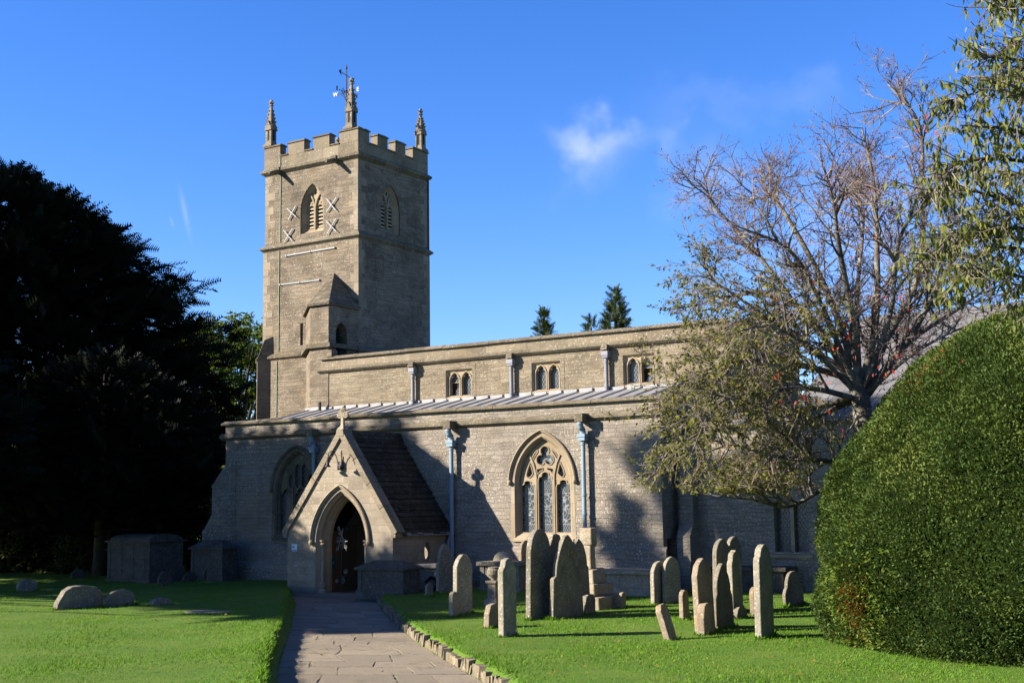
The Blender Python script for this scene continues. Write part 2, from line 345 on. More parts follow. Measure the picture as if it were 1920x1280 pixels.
def glass(name, kind):
    s = NB(name); g = s.node('NewGeometry'); sx = s.node('SeparateXYZ'); s.put(sx, 0, g.outputs['Position'])
    u, v = sx.outputs[0], sx.outputs[2]
    def tri(x, per): return s.math('ABSOLUTE', s.math('SUBTRACT', s.math('FRACT', s.math('DIVIDE', x, per)), .5))
    a = s.math('MULTIPLY_ADD', u, 1.55, v); b = s.math('MULTIPLY_ADD', u, -1.55, v)
    if kind == 'lattice':
        ln = s.math('MAXIMUM', s.step(tri(a, .135), .40, .45), s.step(tri(b, .135), .40, .45))
    else:
        wv = s.noise(s.combine(u, v, 0.0), 6, 2, .5); uu = s.math('MULTIPLY_ADD', wv, .12, u)
        vo = s.node('TexVoronoi', feature='DISTANCE_TO_EDGE'); s.put(vo, 'Vector', s.combine(s.math('MULTIPLY', uu, 1.35), v, 0.0)); vo.inputs['Scale'].default_value = 8.5
        l1 = s.math('SUBTRACT', 1.0, s.step(vo.outputs[0], .05, .09))
        l2 = s.math('MAXIMUM', s.step(tri(a, .1), .38, .43), s.step(tri(b, .1), .38, .43))
        low = s.math('MAXIMUM', s.math('LESS_THAN', v, 1.50), s.math('MULTIPLY', s.math('GREATER_THAN', v, 2.28), s.math('LESS_THAN', v, 2.46)))
        mx = s.node('Mix', data_type='FLOAT'); s.put(mx, 0, low); s.put(mx, 2, l1); s.put(mx, 3, l2)
        ln = s.math('MAXIMUM', mx.outputs[0], s.step(tri(v, .37), .465, .48))
    pane = s.noise(s.combine(u, v, 0.0), 11, 2, .5); c0 = s.mix(pane, (.012, .016, .022), (.055, .07, .085))
    col = s.mix(ln, c0, (.15, .165, .17)); rough = s.math('MULTIPLY_ADD', ln, .45, .22)
    return s.done(col, rough, s.bump(s.math('ADD', ln, s.math('MULTIPLY', pane, .8)), .006), .45)
M_LATT = glass('lattice_glass', 'lattice'); M_STAIN = glass('leaded_stained_glass', 'stained')
def gravestone(name, base, light, orange=.4, whites=.6):
    s = NB(name); tc = s.node('TexCoord'); oi = s.node('ObjectInfo'); va = s.node('VectorMath', operation='ADD')
    s.put(va, 0, tc.outputs['Object']); cm = s.math('MULTIPLY', oi.outputs['Random'], 37.0); s.put(va, 1, s.combine(cm, cm, cm)); p = va.outputs[0]
    n1 = s.noise(p, 3.2, 6, .65); n2 = s.noise(p, 22, 5, .7); n3 = s.noise(p, 9, 4, .6)
    c = s.mix(s.step(n1, .3, .7), base, light)
    c = s.mix(s.math('MULTIPLY', s.step(n2, .35, .7), .5), c, tuple(x*.45 for x in base))
    vo = s.node('TexVoronoi'); s.put(vo, 'Vector', p); vo.inputs['Scale'].default_value = 26
    vs = s.node('SeparateXYZ'); s.put(vs, 0, vo.outputs['Color'])
    d = s.math('MULTIPLY', s.math('SUBTRACT', 1.0, s.step(vo.outputs['Distance'], .2, .42)), s.step(vs.outputs[0], .5, .56))
    c = s.mix(s.math('MULTIPLY', s.math('MULTIPLY', d, s.step(n3, .4, .6)), whites), c, (.60, .58, .52))
    c = s.mix(s.math('MULTIPLY', s.math('MULTIPLY', s.step(n3, .52, .66), s.step(n2, .4, .6)), orange), c, (.46, .25, .06))
    return s.done(c, .95, s.bump(s.math('ADD', s.math('MULTIPLY', n2, .6), n1), .02))
M_GR1 = gravestone('lichened_limestone', (.21, .19, .145), (.38, .345, .27), .4, .8); M_GR2 = gravestone('brown_gravestone', (.19, .15, .105), (.35, .285, .21), .6, .7)
M_GR3 = gravestone('dark_gravestone', (.15, .135, .10), (.28, .25, .195), .3, .75); M_TOMB = gravestone('shade_dark_tomb_stone', (.055, .05, .043), (.12, .11, .095), .1, .3); M_CROSS = gravestone('pitted_cross_stone', (.24, .20, .145), (.42, .36, .27), .5, .6)  # tomb stone coloured darker to carry the shade it stands in
def leafmat(name, stops, trans=.3, rough=.6, tcol=None):
    s = NB(name); a = s.node('Attribute', attribute_name='tint'); c = s.ramp(a.outputs['Fac'], *[(p_, tuple(ALB*x for x in c_)) for p_, c_ in stops])
    s.put(s.b, 'Base Color', c); s.b.inputs['Roughness'].default_value = rough; s.b.inputs['Specular IOR Level'].default_value = .10
    if trans:
        t = s.node('BsdfTranslucent'); s.put(t, 0, s.mix(.6, c, tcol or (.16, .20, .02))); mx = s.node('MixShader'); mx.inputs[0].default_value = trans
        s.L.new(s.b.outputs[0], mx.inputs[1]); s.L.new(t.outputs[0], mx.inputs[2]); s.L.new(mx.outputs[0], s.N['Material Output'].inputs[0])
    return s.mat
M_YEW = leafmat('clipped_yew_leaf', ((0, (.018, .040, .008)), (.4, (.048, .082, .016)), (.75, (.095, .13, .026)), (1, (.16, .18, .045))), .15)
M_YEWNEW = leafmat('fresh_yew_leaf', ((0, (.06, .11, .015)), (1, (.16, .21, .03))), .2)
M_RUST = leafmat('rusty_creeper_leaf', ((0, (.10, .028, .01)), (1, (.24, .08, .02))), .2, tcol=(.3, .1, .02))
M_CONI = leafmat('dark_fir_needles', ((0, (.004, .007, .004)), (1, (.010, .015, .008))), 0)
M_CONI2 = leafmat('green_cypress_needles', ((0, (.022, .038, .012)), (1, (.07, .085, .02))), .1)
M_DECID = leafmat('sunlit_green_leaf', ((0, (.032, .062, .010)), (.6, (.075, .125, .016)), (1, (.15, .17, .022))), .35)
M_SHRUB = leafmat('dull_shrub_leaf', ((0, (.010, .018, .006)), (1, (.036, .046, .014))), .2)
M_OLIVE = leafmat('olive_autumn_leaf', ((0, (.075, .085, .02)), (.6, (.16, .16, .035)), (.85, (.26, .21, .05)), (1, (.26, .14, .04))), .35)
M_CHERRY = leafmat('drooping_cherry_leaf', ((0, (.085, .10, .028)), (.7, (.17, .19, .05)), (.93, (.24, .22, .06)), (1, (.24, .09, .03))), .3)
M_RED = leafmat('red_autumn_leaf', ((0, (.26, .02, .015)), (1, (.42, .09, .04))), .3, tcol=(.8, .1, .04))
M_BERRY = leafmat('dark_red_berry', ((0, (.10, .02, .02)), (1, (.22, .05, .045))), 0)
M_BROWNLEAF = leafmat('fallen_brown_leaf', ((0, (.16, .06, .02)), (1, (.32, .17, .06))), .1)
M_GRASS = leafmat('lawn_blade', ((0, (.066, .15, .010)), (.6, (.115, .245, .016)), (.92, (.17, .30, .026)), (1, (.28, .30, .08))), .35, .55, (.14, .26, .02))
def bark(name, a, b, lich):
    s = NB(name); p = s.node('NewGeometry').outputs['Position']; n = s.noise(p, 14, 5, .7); n2 = s.noise(p, 4, 4, .6)
    c = s.mix(s.step(n, .3, .7), a, b); c = s.mix(s.math('MULTIPLY', s.step(n2, .48, .62), .7), c, lich)
    return s.done(c, .95, s.bump(n, .012))
M_BARK = bark('lichened_bark', (.06, .05, .04), (.16, .14, .115), (.28, .28, .225)); M_BARKD = bark('dark_bark', (.03, .024, .018), (.07, .055, .04), (.06, .07, .03))
M_TWIG = bark('grey_twig', (.085, .06, .05), (.19, .15, .13), (.27, .25, .21))
def lawn():
    s = NB('lawn_turf'); p = s.node('NewGeometry').outputs['Position']
    n = s.noise(p, 55, 5, .7); n2 = s.noise(p, 1.3, 4, .6); n3 = s.noise(p, 7, 3, .6)
    c = s.mix(s.step(n, .3, .72), (.05, .115, .009), (.11, .21, .016)); c = s.mix(s.math('MULTIPLY', s.step(n2, .42, .68), .6), c, (.15, .205, .028))
    c = s.mix(s.math('MULTIPLY', s.step(n3, .6, .75), .25), c, (.04, .085, .01))
    return s.done(c, .9, s.bump(n, .02))
M_LAWN = lawn()
def paving():
    s = NB('flagstone'); a = s.node('Attribute', attribute_name='tint'); p = s.node('NewGeometry').outputs['Position']
    n = s.noise(p, 7, 6, .7); n2 = s.noise(p, 45, 4, .7); n3 = s.noise(p, 1.2, 3, .5)
    c = s.mix(a.outputs['Fac'], (.225, .19, .135), (.33, .28, .205)); c = s.mix(s.math('MULTIPLY', s.step(n, .35, .7), .5), c, (.22, .185, .15))
    c = s.mix(s.math('MULTIPLY', s.step(n2, .5, .75), .3), c, (.38, .34, .29)); c = s.mix(s.math('MULTIPLY', s.step(n3, .5, .7), .3), c, (.19, .165, .145))
    n4 = s.noise(p, 3.1, 5, .7); c = s.mix(s.math('MULTIPLY', s.step(n4, .56, .68), .55), c, (.115, .11, .05)); n5 = s.noise(p, 120, 3, .7); c = s.mix(s.math('MULTIPLY', s.step(n5, .55, .7), .3), c, (.10, .085, .06))
    return s.done(c, .85, s.bump(s.math('ADD', n, n2), .018))
M_FLAG = paving()
M_JOINT = simple('mossy_joint', (.15, .13, .085), .95, 0, .5, 6)
M_KERB = gravestone('pale_kerb_stone', (.115, .095, .06), (.25, .215, .15), .35, .45)
# ------------------------------------------------------------------ the church
CH = thing('church', 'old stone parish church with battlemented tower, gabled porch and leaded aisle roof', 'church', (-20.5, 28.0, 0))
def grp(ms): return list(ms)
# ---- tower
t = MB()
TW = (-29.86, -25.755, 30.79, 34.55)
BX, BY = -27.76, 32.50                                                     # centres of the two belfry windows
def belf(c): return arch(c, .50, 11.62, 12.50, 10.86)
t.plate([(-29.93, -.3), (-25.70, -.3), (-25.70, 6.86), (-29.93, 6.86)], [], sp(30.72))
t.plate([(30.72, -.3), (34.62, -.3), (34.62, 6.86), (30.72, 6.86)], [], ep(-25.70))
t.plate([(-29.86, 6.9), (-25.755, 6.9), (-25.755, 10.5), (-29.86, 10.5)], [[(-28.20, 7.17), (-28.20, 7.9), (-28.08, 7.9), (-28.08, 7.17)]], sp(30.79), .35)
t.plate([(30.79, 6.9), (34.55, 6.9), (34.55, 10.5), (30.79, 10.5)], [], ep(-25.755))
t.plate([(-29.84, 10.6), (-25.81, 10.6), (-25.81, 13.15), (-29.84, 13.15)], [belf(BX)], sp(30.83), .06)
t.plate([(30.83, 10.6), (34.50, 10.6), (34.50, 13.15), (30.83, 13.15)], [belf(BY)], ep(-25.81), .06)
t.poly([(-29.93, 34.62, -.3), (-29.93, 30.72, -.3), (-29.93, 30.72, 6.86), (-29.93, 34.62, 6.86)])
t.poly([(-29.86, 34.55, 6.9), (-29.86, 30.79, 6.9), (-29.86, 30.79, 10.5), (-29.86, 34.55, 10.5)])
t.poly([(-29.84, 34.5, 10.6), (-29.84, 30.83, 10.6), (-29.84, 30.83, 13.15), (-29.84, 34.5, 13.15)])
t.poly([(-25.755, 34.55, -.3), (-29.86, 34.55, -.3), (-29.86, 34.55, 13.15), (-25.755, 34.55, 13.15)])
t.m = 1; t.box(-28.3, -27.98, 31.145, 31.2, 7.1, 8.0); t.poly([(-29.7, 30.95, 13.22), (-25.95, 30.95, 13.22), (-25.95, 34.4, 13.22), (-29.7, 34.4, 13.22)])
TOW = t.build('tower', [M_TOWER, M_DARK], CH, recalc=False)
s = MB()
s.ring(*TW, [(0, 10.42), (.02, 10.44), (.10, 10.50), (.10, 10.545), (-.04, 10.66)])
s.ring(-29.84, -25.81, 30.83, 34.5, [(0, 13.02), (.04, 13.05), (.13, 13.12), (.13, 13.19), (.03, 13.26)])
s.ring(-29.93, -25.70, 30.72, 34.62, [(0, 6.76), (.08, 6.82), (.08, 6.88), (-.07, 7.0)])
s.bar([(-28.06, 30.70), (-27.99, 30.70), (-26.53, 29.33), (-25.69, 29.33), (-25.69, 30.6)], .15, lambda u, v, w: (u, v, w), 6.80, 6.93)
s.build('string_course', M_TRIM, TOW)
s = MB(); rq = random.Random(4)                                             # pale quoins, alternately long and short
for z0, z1, x0, x1, y0, y1 in ((.2, 6.7, -29.93, -25.70, 30.72, 34.62), (7.1, 10.4, -29.86, -25.755, 30.79, 34.55), (10.7, 13.0, -29.84, -25.81, 30.83, 34.5)):
    z = z0; k = 0
    while z < z1-.2:
        h = min(rq.uniform(.2, .34), z1-z-.01); a, b = ((.20, .38), (.38, .20))[k % 2]; a *= rq.uniform(.8, 1.2); b *= rq.uniform(.8, 1.2)
        if not (z0 < 8 and z < 8.4 and z > 0): s.box(x1-a, x1+.004, y0-.004, y0+b, z+.004, z+h-.004)
        else: s.box(x1-.02, x1+.004, y0+.0, y0+b, z+.004, z+h-.004)
        s.box(x0-.004, x0+b, y0-.004, y0+a*.5, z+.004, z+h-.004); s.box(x1-.05, x1+.004, y1-a, y1+.004, z+.004, z+h-.004); z += h; k += 1
s.build('quoins', M_QUOIN, TOW)
p = MB(); PX0, PX1, PY0, PY1, PT = -29.88, -25.78, 30.80, 34.52, .28
p.box(PX0, PX1, PY0, PY0+PT, 13.22, 13.62); p.box(PX0, PX1, PY1-PT, PY1, 13.22, 13.62)
p.box(PX0, PX0+PT, PY0+PT, PY1-PT, 13.22, 13.62); p.box(PX1-PT, PX1, PY0+PT, PY1-PT, 13.22, 13.62)
MX = [(-29.88, -29.16), (-28.80, -28.09), (-27.69, -27.0), (-26.56, -25.78)]; MY = [(31.08, 31.36), (31.78, 32.31), (32.72, 33.26), (33.67, 34.24)]
def cap(q, x0, x1, y0, y1, z, o=.035, h=.09):
    q.box(x0-o, x1+o, y0-o, y1+o, z, z+.035)
    q.hexa([(x0-o, y0-o, z+.035), (x1+o, y0-o, z+.035), (x1+o, y1+o, z+.035), (x0-o, y1+o, z+.035)],
           [(x0+.03, y0+.07, z+h), (x1-.03, y0+.07, z+h), (x1-.03, y1-.07, z+h), (x0+.03, y1-.07, z+h)])
for a, b in MX:
    for y0 in (PY0, PY1-PT): p.box(a, b, y0, y0+PT, 13.62, 14.0)
for a, b in MY:
    for x0 in (PX0, PX1-PT): p.box(x0, x0+PT, a, b, 13.62, 14.0)
PAR = p.build('parapet', M_ASH, TOW)
q = MB()
for a, b in MX:
    for y0 in (PY0, PY1-PT): cap(q, a, b, y0, y0+PT, 14.0)
for i, (a, b) in enumerate(MY):
    for x0 in (PX0, PX1-PT): cap(q, x0, x0+PT, a+(.04 if i == 0 else 0), b-(.04 if i == 3 else 0), 14.0)
for (a, b) in zip(MX[:-1], MX[1:]):
    for y0 in (PY0, PY1-PT): cap(q, a[1]+.04, b[0]-.04, y0, y0+PT, 13.622, .035, .065)
for (a, b) in zip(MY[:-1], MY[1:]):
    for x0 in (PX0, PX1-PT): cap(q, x0, x0+PT, a[1]+.04, b[0]-.04, 13.622, .035, .065)
q.build('coping', M_TRIM, TOW)
def pinnacle(x, y, top):
    q = MB(); z = 14.06
    q.sqlathe([(.19, z), (.19, z+.06), (.14, z+.12), (.128, z+.16), (.122, z+.66), (.15, z+.70), (.15, z+.73), (.115, z+.76), (.035, top-.24), (.04, top-.2)], (x, y, 0))
    for dx, dy in ((0, -1), (1, 0), (0, 1), (-1, 0)):                       # gablets; a dark sheet paints the shade of a sunk panel
        nx, ny = -dy, dx; o = .128
        def pt(a, z_, out): return (x+dx*(o+out)+nx*a, y+dy*(o+out)+ny*a, z_)
        q.extr([pt(-.15, z+.58, -.02), pt(.15, z+.58, -.02), pt(.15, z+.62, -.02), pt(0, z+.92, -.02), pt(-.15, z+.62, -.02)], (dx*.05, dy*.05, 0))
        q.m = 1; q.extr([pt(-.035, z+.22, 0), pt(.035, z+.22, 0), pt(.035, z+.6, 0), pt(0, z+.68, 0), pt(-.035, z+.6, 0)], (dx*.004, dy*.004, 0)); q.m = 0
    for k in range(4):                                                      # crockets up the arrises
        zz = z+.86+k*(top-z-1.15)/4; f = 1-k/4; r = .03+.07*f
        for a, b in ((1, 1), (-1, 1), (1, -1), (-1, -1)):
            c = (x+a*r, y+b*r)
            q.hexa([(c[0]-.02, c[1]-.02, zz), (c[0]+.02, c[1]-.02, zz), (c[0]+.02, c[1]+.02, zz), (c[0]-.02, c[1]+.02, zz)],
                   [(c[0]+a*.012-.022, c[1]+b*.012-.022, zz+.06), (c[0]+a*.012+.022, c[1]+b*.012-.022, zz+.06), (c[0]+a*.012+.022, c[1]+b*.012+.022, zz+.06), (c[0]+a*.012-.022, c[1]+b*.012+.022, zz+.06)])
    q.box(x-.06, x+.06, y-.06, y+.06, top-.215, top-.185); q.box(x-.085, x+.085, y-.03, y+.03, top-.13, top-.08); q.box(x-.03, x+.03, y-.083, y+.083, top-.128, top-.082)
    q.sqlathe([(.036, top-.19), (.048, top-.10), (.036, top)], (x, y, 0))
    q.build('pinnacle', [M_ASH, M_DARK], TOW, recalc=True)
for a in ((-29.74, 30.96, 15.72), (-26.20, 30.96, 15.80), (-25.95, 34.34, 15.58), (-29.70, 34.34, 15.2)): pinnacle(*a)
def belfry_window(c, mp):
    q = MB(); D = .06
    # splayed inner order
    a0 = arch(c, .50, 11.62, 12.50, 10.86); a1 = arch(c, .50, 11.62, 12.50, 10.86, off=-.13); a1[0] = (a1[0][0], 10.98); a1[-1] = (a1[-1][0], 10.98)
    q.loft([[mp(u, v, D) for u, v in a0], [mp(u, v, D+.12) for u, v in a1]], cap=False)
    lights = [arch(c+s_*.185, .135, 11.66, 11.80, 11.02, 5) for s_ in (-1, 1)]
    dia = [[(c+s_*.17+dx*r, 11.98+dz*r) for dx, dz in ((-1, 0), (0, 1.25), (1, 0), (0, -1.25))] for s_, r in ((-1, .05), (1, .05))]+[[(c+dx*.06, 12.22+dz*.07) for dx, dz in ((-1, 0), (0, 1.2), (1, 0), (0, -1.2))]]
    tiny = [[(c+s_*.185+o+dx*.03, 11.865+dz*.035) for dx, dz in ((-1, 0), (0, 1), (1, 0), (0, -1))] for s_ in (-1, 1) for o in (-.065, .065)]
    q.plate(arch(c, .50, 11.62, 12.50, 10.98, off=-.13), lights+dia+tiny, lambda u, v, w: mp(u, v, w+D+.122), .07)
    q.bar([(c, 11.0), (c, 11.75), (c+.08, 12.0), (c+.20, 12.17)], .07, mp, D+.075, D+.14); q.bar([(c-.02, 11.74), (c-.08, 11.98), (c-.19, 12.17)], .055, mp, D+.078, D+.138)
    q.m = 1
    for k in range(6):
        z = 11.05+k*.125
        for s_ in (-1, 1):
            a, b = c+s_*.185-.14, c+s_*.185+.14
            q.extr([mp(a, z, D+.15), mp(a, z+.05, D+.15), mp(a, z+.125, D+.30), mp(a, z+.075, D+.30)], Vector(mp(b, z, 0))-Vector(mp(a, z, 0)))
    q.m = 2; q.plate([(c-.6, 10.8), (c+.6, 10.8), (c+.6, 12.6), (c-.6, 12.6)], [], lambda u, v, w: mp(u, v, D+.34))
    q.build('belfry_window', [M_DRESS, M_LOUV, M_DARK], TOW)
belfry_window(BX, sp(30.83)); belfry_window(BY, ep(-25.81))
# stair turret in the angle, roof of stone slates
M_TURR = masonry('turret_slates', (.33, .275, .20), (.13, .11, .08), (.05, .042, .03), .26, .17, .012, .2, stain=.4, warp=.015, bump=.04, rubble=.2)
q = MB(); TP = [(-27.95, 30.79), (-26.5, 29.38), (-25.755, 29.38)]
q.poly([(-27.95, 30.79, 0), (-26.5, 29.38, 0), (-26.5, 29.38, 8.2), (-27.95, 30.79, 8.2)]); q.poly([(-26.5, 29.38, 0), (-25.755, 29.38, 0), (-25.755, 29.38, 8.2), (-26.5, 29.38, 8.2)])
q.plate([(29.38, 0), (30.79, 0), (30.79, 8.2), (29.38, 8.2)], [arch(29.98, .26, 7.25, 7.62, 6.5, 6)], ep(-25.7535), .3)
q.m = 2; q.box(-26.2, -26.06, 29.6, 30.4, 6.4, 7.8)
q.m = 1; o = .09; A = (-26.75, 30.78, 9.40); e = [(-28.10, 30.79), (-26.54, 29.38-o), (-25.755+o, 29.38-o), (-25.755+o, 30.79)]
for a, b in zip(e[:-1], e[1:]): q.poly([(*a, 8.17), (*b, 8.17), A]); q.poly([(*a, 8.17), (*b, 8.17), (*b, 8.11), (*a, 8.11)])
q.poly([(*k, 8.11) for k in e])
q.m = 0; q.box(-25.80, -25.60, 29.34, 29.62, 6.5, 6.70); q.box(-25.80, -25.58, 30.33, 30.78, 6.5, 6.70)
q.build('stair_turret', [M_TOWER, M_TURR, M_DARK], TOW, recalc=False)
def diag_buttress(name, cx, cy, hb, prof, mats, parent):
    q = MB(); u = np.array([-.7071, -.7071]); n = np.array([.7071, -.7071]); c = np.array([cx, cy])
    for sgn in (1,):
        A_ = [(*(c+u*d+n*hb), z) for d, z in prof]; v = -n*2*hb
        q.extr(A_, (v[0], v[1], 0))
    q.build(name, mats, parent, bevel=.012)
diag_buttress('buttress', -29.93, 30.72, .34, [(-.5, -.3), (.08, -.3), (.08, 6.72), (.12, 6.74), (.12, 6.83), (.07, 6.86), (-.14, 7.45), (-.5, 7.6)], M_NAVE, TOW)
q = MB()                                                                     # spouts under the parapet
for x in (-29.18, -26.70):
    q2 = MB(); q2.hexa([(x-.07, 30.9, 13.08), (x+.07, 30.9, 13.08), (x+.07, 30.9, 13.24), (x-.07, 30.9, 13.24)], [(x-.045, 30.30, 12.92), (x+.045, 30.30, 12.92), (x+.045, 30.30, 13.0), (x-.045, 30.30, 13.0)])
    q2.box(x-.1, x+.1, 30.66, 30.80, 13.03, 13.23); q2.build('water_spout', M_TRIM, TOW, bevel=.01)
for x, z, r, tilt in ((-28.585, 11.62, .27, .1), (-28.743, 10.87, .29, .0), (-26.87, 11.65, .30, -.05), (-26.865, 10.94, .30, .04)):
    q = MB()
    for k, a in enumerate((R_(48)+tilt, R_(134)+tilt)):
        dx, dz = math.cos(a)*r, math.sin(a)*r
        q.bar([(x-dx, z-dz), (x+dx, z+dz)], .03, sp(30.81-.004-k*.022), -.02-.018, -.018)
    q.tube([(x, 30.80, z), (x, 30.74, z)], .035, 8)
    q.build('cross_tie', M_TIE, TOW)
for x0, z0, x1, z1 in ((-28.86, 10.20, -26.69, 10.22), (-29.11, 9.26, -27.34, 9.235)):
    q = MB(); q.bar([(x0, z0), (x1, z1)], .038, sp(30.765), -.012, .02)
    for f in (.02, .5, .98): q.tube([(x0+(x1-x0)*f, 30.79, z0+(z1-z0)*f), (x0+(x1-x0)*f, 30.735, z0+(z1-z0)*f)], .032, 6)
    q.build('tie_bar', M_TIE, TOW)
q = MB(); x = -29.14
for z0, z1, y in ((13.26, 13.72, 30.775), (10.7, 13.02, 30.805), (7.05, 10.4, 30.765), (4.9, 6.72, 30.695)):
    q.box(x-.010, x+.010, y, y+.018, z0, z1)
    for k in range(int((z1-z0)/.4)): q.box(x-.018, x+.018, y-.006, y+.01, z0+.1+k*.4, z0+.14+k*.4)
q.build('lightning_strip', M_VERDI, TOW)
# ---- nave
NX0, NX1, NY = -25.9, -12.77, 29.40
WX = (-20.91, -18.02, -15.20); WH = .455; WZ0, WZ1 = 5.0, 5.79
q = MB()
q.plate([(NX0, -.4), (NX1, -.4), (NX1, 6.06), (NX0, 6.06)], [[(x-WH, WZ0), (x-WH, WZ1), (x+WH, WZ1), (x+WH, WZ0)] for x in WX], sp(NY), .24)
q.poly([(NX1, 29.4, 0), (NX1, 34.5, 0), (NX1, 34.5, 6.3), (NX1, 31.9, 6.9), (NX1, 29.4, 6.3)]); q.poly([(NX0, 34.5, 3), (NX1, 34.5, 3), (NX1, 34.5, 6.06), (NX0, 34.5, 6.06)])
q.m = 1; q.poly([(NX0, 29.7, 6.2), (NX1, 29.7, 6.2), (NX1, 31.9, 6.32), (NX0, 31.9, 6.32)]); q.poly([(NX0, 31.9, 6.32), (NX1, 31.9, 6.32), (NX1, 34.5, 6.2), (NX0, 34.5, 6.2)])
NAV = q.build('nave', [M_NAVE, M_LEAD], CH, recalc=False)
q = MB(); q.ex([(29.39, 6.0), (29.33, 6.02), (29.27, 6.07), (29.27, 6.11), (29.36, 6.17), (29.39, 6.17)], -26.12, NX1+.1); q.build('string_course', M_TRIM, NAV)
q = MB(); q.box(-26.02, NX1, 29.36, 29.68, 6.12, 6.405); q.box(-26.02, NX1, 34.3, 34.6, 6.0, 6.4); q.build('parapet', M_ASH, NAV)
q = MB(); yy = [-26.04, -24.6, -22.9, -21.4, -19.8, -18.1, -16.5, -14.8, NX1+.06]
for k, (a, b) in enumerate(zip(yy[:-1], yy[1:])):
    dz = random.uniform(-.008, .008); q.ex([(29.28, 6.405+dz), (29.27, 6.44+dz), (29.44, 6.52+dz), (29.60, 6.52+dz), (29.74, 6.45+dz), (29.73, 6.405+dz)], a+.004, b-.004)
q.build('coping', M_TRIM, NAV, bevel=.01)
def clerestory(cx, hopper):
    q = MB(); q.m = 3
    o = [(cx-WH-.13, WZ0-.06), (cx+WH+.13, WZ0-.06), (cx+WH+.13, WZ1+.13), (cx-WH-.13, WZ1+.13)]
    q.plate(o, [[(cx-WH, WZ0), (cx-WH, WZ1), (cx+WH, WZ1), (cx+WH, WZ0)]], sp(NY-.006), .02, rim=True); q.m = 0
    # chamfered label above, sunk frame and two cusped lights
    q.loft([[(cx-WH, NY, WZ0), (cx+WH, NY, WZ0), (cx+WH, NY, WZ1), (cx-WH, NY, WZ1)], [(cx-WH+.05, NY+.09, WZ0+.04), (cx+WH-.05, NY+.09, WZ0+.04), (cx+WH-.05, NY+.09, WZ1-.05), (cx-WH+.05, NY+.09, WZ1-.05)]], cap=False)
    L2 = [cusped(cx+s_*.205, .158, 5.46, 5.70, 5.05) for s_ in (-1, 1)]
    q.plate([(cx-WH+.05, WZ0+.04), (cx+WH-.05, WZ0+.04), (cx+WH-.05, WZ1-.05), (cx-WH+.05, WZ1-.05)], L2, sp(NY+.09), .12)
    for s_ in (-1, 1): q.bar(arch(cx+s_*.205, .178, 5.46, 5.725, 5.05), .03, sp(NY), .065, .095)
    q.m = 1
    for s_ in (-1, 1):
        c = cx+s_*.205
        if s_ == hopper:
            q.box(c-.17, c+.17, NY+.185, NY+.19, 5.44, 5.75)
            q.m = 0; q.box(c-.165, c+.165, NY+.165, NY+.20, 5.42, 5.44); q.m = 1
            q.extr([(c-.15, NY+.19, 5.04), (c+.16, NY+.19, 5.04), (c+.16, NY+.19, 5.42)], (0, .01, 0)); q.m = 2; q.box(c-.17, c+.17, NY+.21, NY+.23, 5.0, 5.75); q.m = 1
        else: q.box(c-.17, c+.17, NY+.185, NY+.19, 5.0, 5.75)
    q.m = 0; q.ex([(NY-.03, WZ0-.065), (NY-.03, WZ0-.03), (NY+.12, WZ0+.05), (NY+.12, WZ0-.065)], cx-WH-.02, cx+WH+.02)
    q.build('clerestory_window', [M_DRESS, M_LATT, M_DARK, M_NAVE], NAV)
for x, h in zip(WX, (-1, 0, 1)): clerestory(x, h)
def pipe_nave(x):
    q = MB(); q.box(x-.10, x+.10, 29.20, 29.385, 5.80, 5.92); q.box(x-.085, x+.085, 29.22, 29.385, 5.75, 5.80)
    q.tube([(x, 29.30, 5.76), (x, 29.30, 4.90)], .055, 10); q.tube([(x, 29.30, 5.66), (x, 29.30, 5.62)], .066, 10); q.tube([(x, 29.30, 5.02), (x, 29.30, 4.96)], .066, 10)
    q.tube([(x, 29.30, 4.90), (x, 29.27, 4.85), (x, 29.22, 4.82)], .055, 10)
    q.m = 1; q.hexa([(x-.10, 29.16, 5.95), (x+.10, 29.16, 5.95), (x+.10, 29.30, 5.93), (x-.10, 29.30, 5.93)], [(x-.08, 29.19, 6.08), (x+.08, 29.19, 6.08), (x+.09, 29.30, 6.10), (x-.09, 29.30, 6.10)])
    q.build('drainpipe', [M_PIPEGREY, M_TRIM], NAV, bevel=.006)
for x in (-22.47, -19.07, -16.10): pipe_nave(x)
# ---- south aisle
AX0, AX1, AY = -27.0, -13.14, 26.39
W2, W1 = (-16.33, .80, 2.45, 3.60, 1.14), (-24.25, .82, 2.40, 3.52, 1.12)
q = MB()
q.plate([(AX0, -.4), (AX1, -.4), (AX1, 4.0), (AX0, 4.0)], [arch(*w[:4], w[4]) for w in (W1, W2)], sp(AY))
q.plate([(AY, -.4), (29.4, -.4), (29.4, 4.95), (AY, 4.42)], [[(26.58, -.2), (26.58, 1.15), (27.08, 1.15), (27.08, -.2)]], ep(AX1), .25)
q.poly([(AX0, 30.72, -.4), (AX0, AY, -.4), (AX0, AY, 4.36), (AX0, 30.72, 4.9)])
q.m = 1; q.box(AX1-.32, AX1-.26, 26.5, 27.6, -.3, 1.25)
AIS = q.build('aisle', [M_AISLE, M_WOOD], CH, recalc=False)
q = MB(); q.ex([(AY, 3.90), (AY-.04, 3.92), (AY-.11, 3.97), (AY-.11, 4.02), (AY-.02, 4.10), (AY, 4.10)], AX0-.16, AX1+.12); q.build('string_course', M_TRIM, AIS)
q = MB(); q.ey([(AX1, 3.90), (AX1+.11, 3.97), (AX1+.11, 4.02), (AX1, 4.10)], AY, 29.3); q.build('string_course', M_TRIM, AIS)
q = MB(); q.box(AX0, AX1, AY-.02, AY+.34, 4.0, 4.325); q.build('parapet', M_AISLE, AIS)
q = MB(); xs = [AX0-.10]+[AX0+.2+k*1.32+random.uniform(-.15, .15) for k in range(1, 10)]+[AX1+.10]
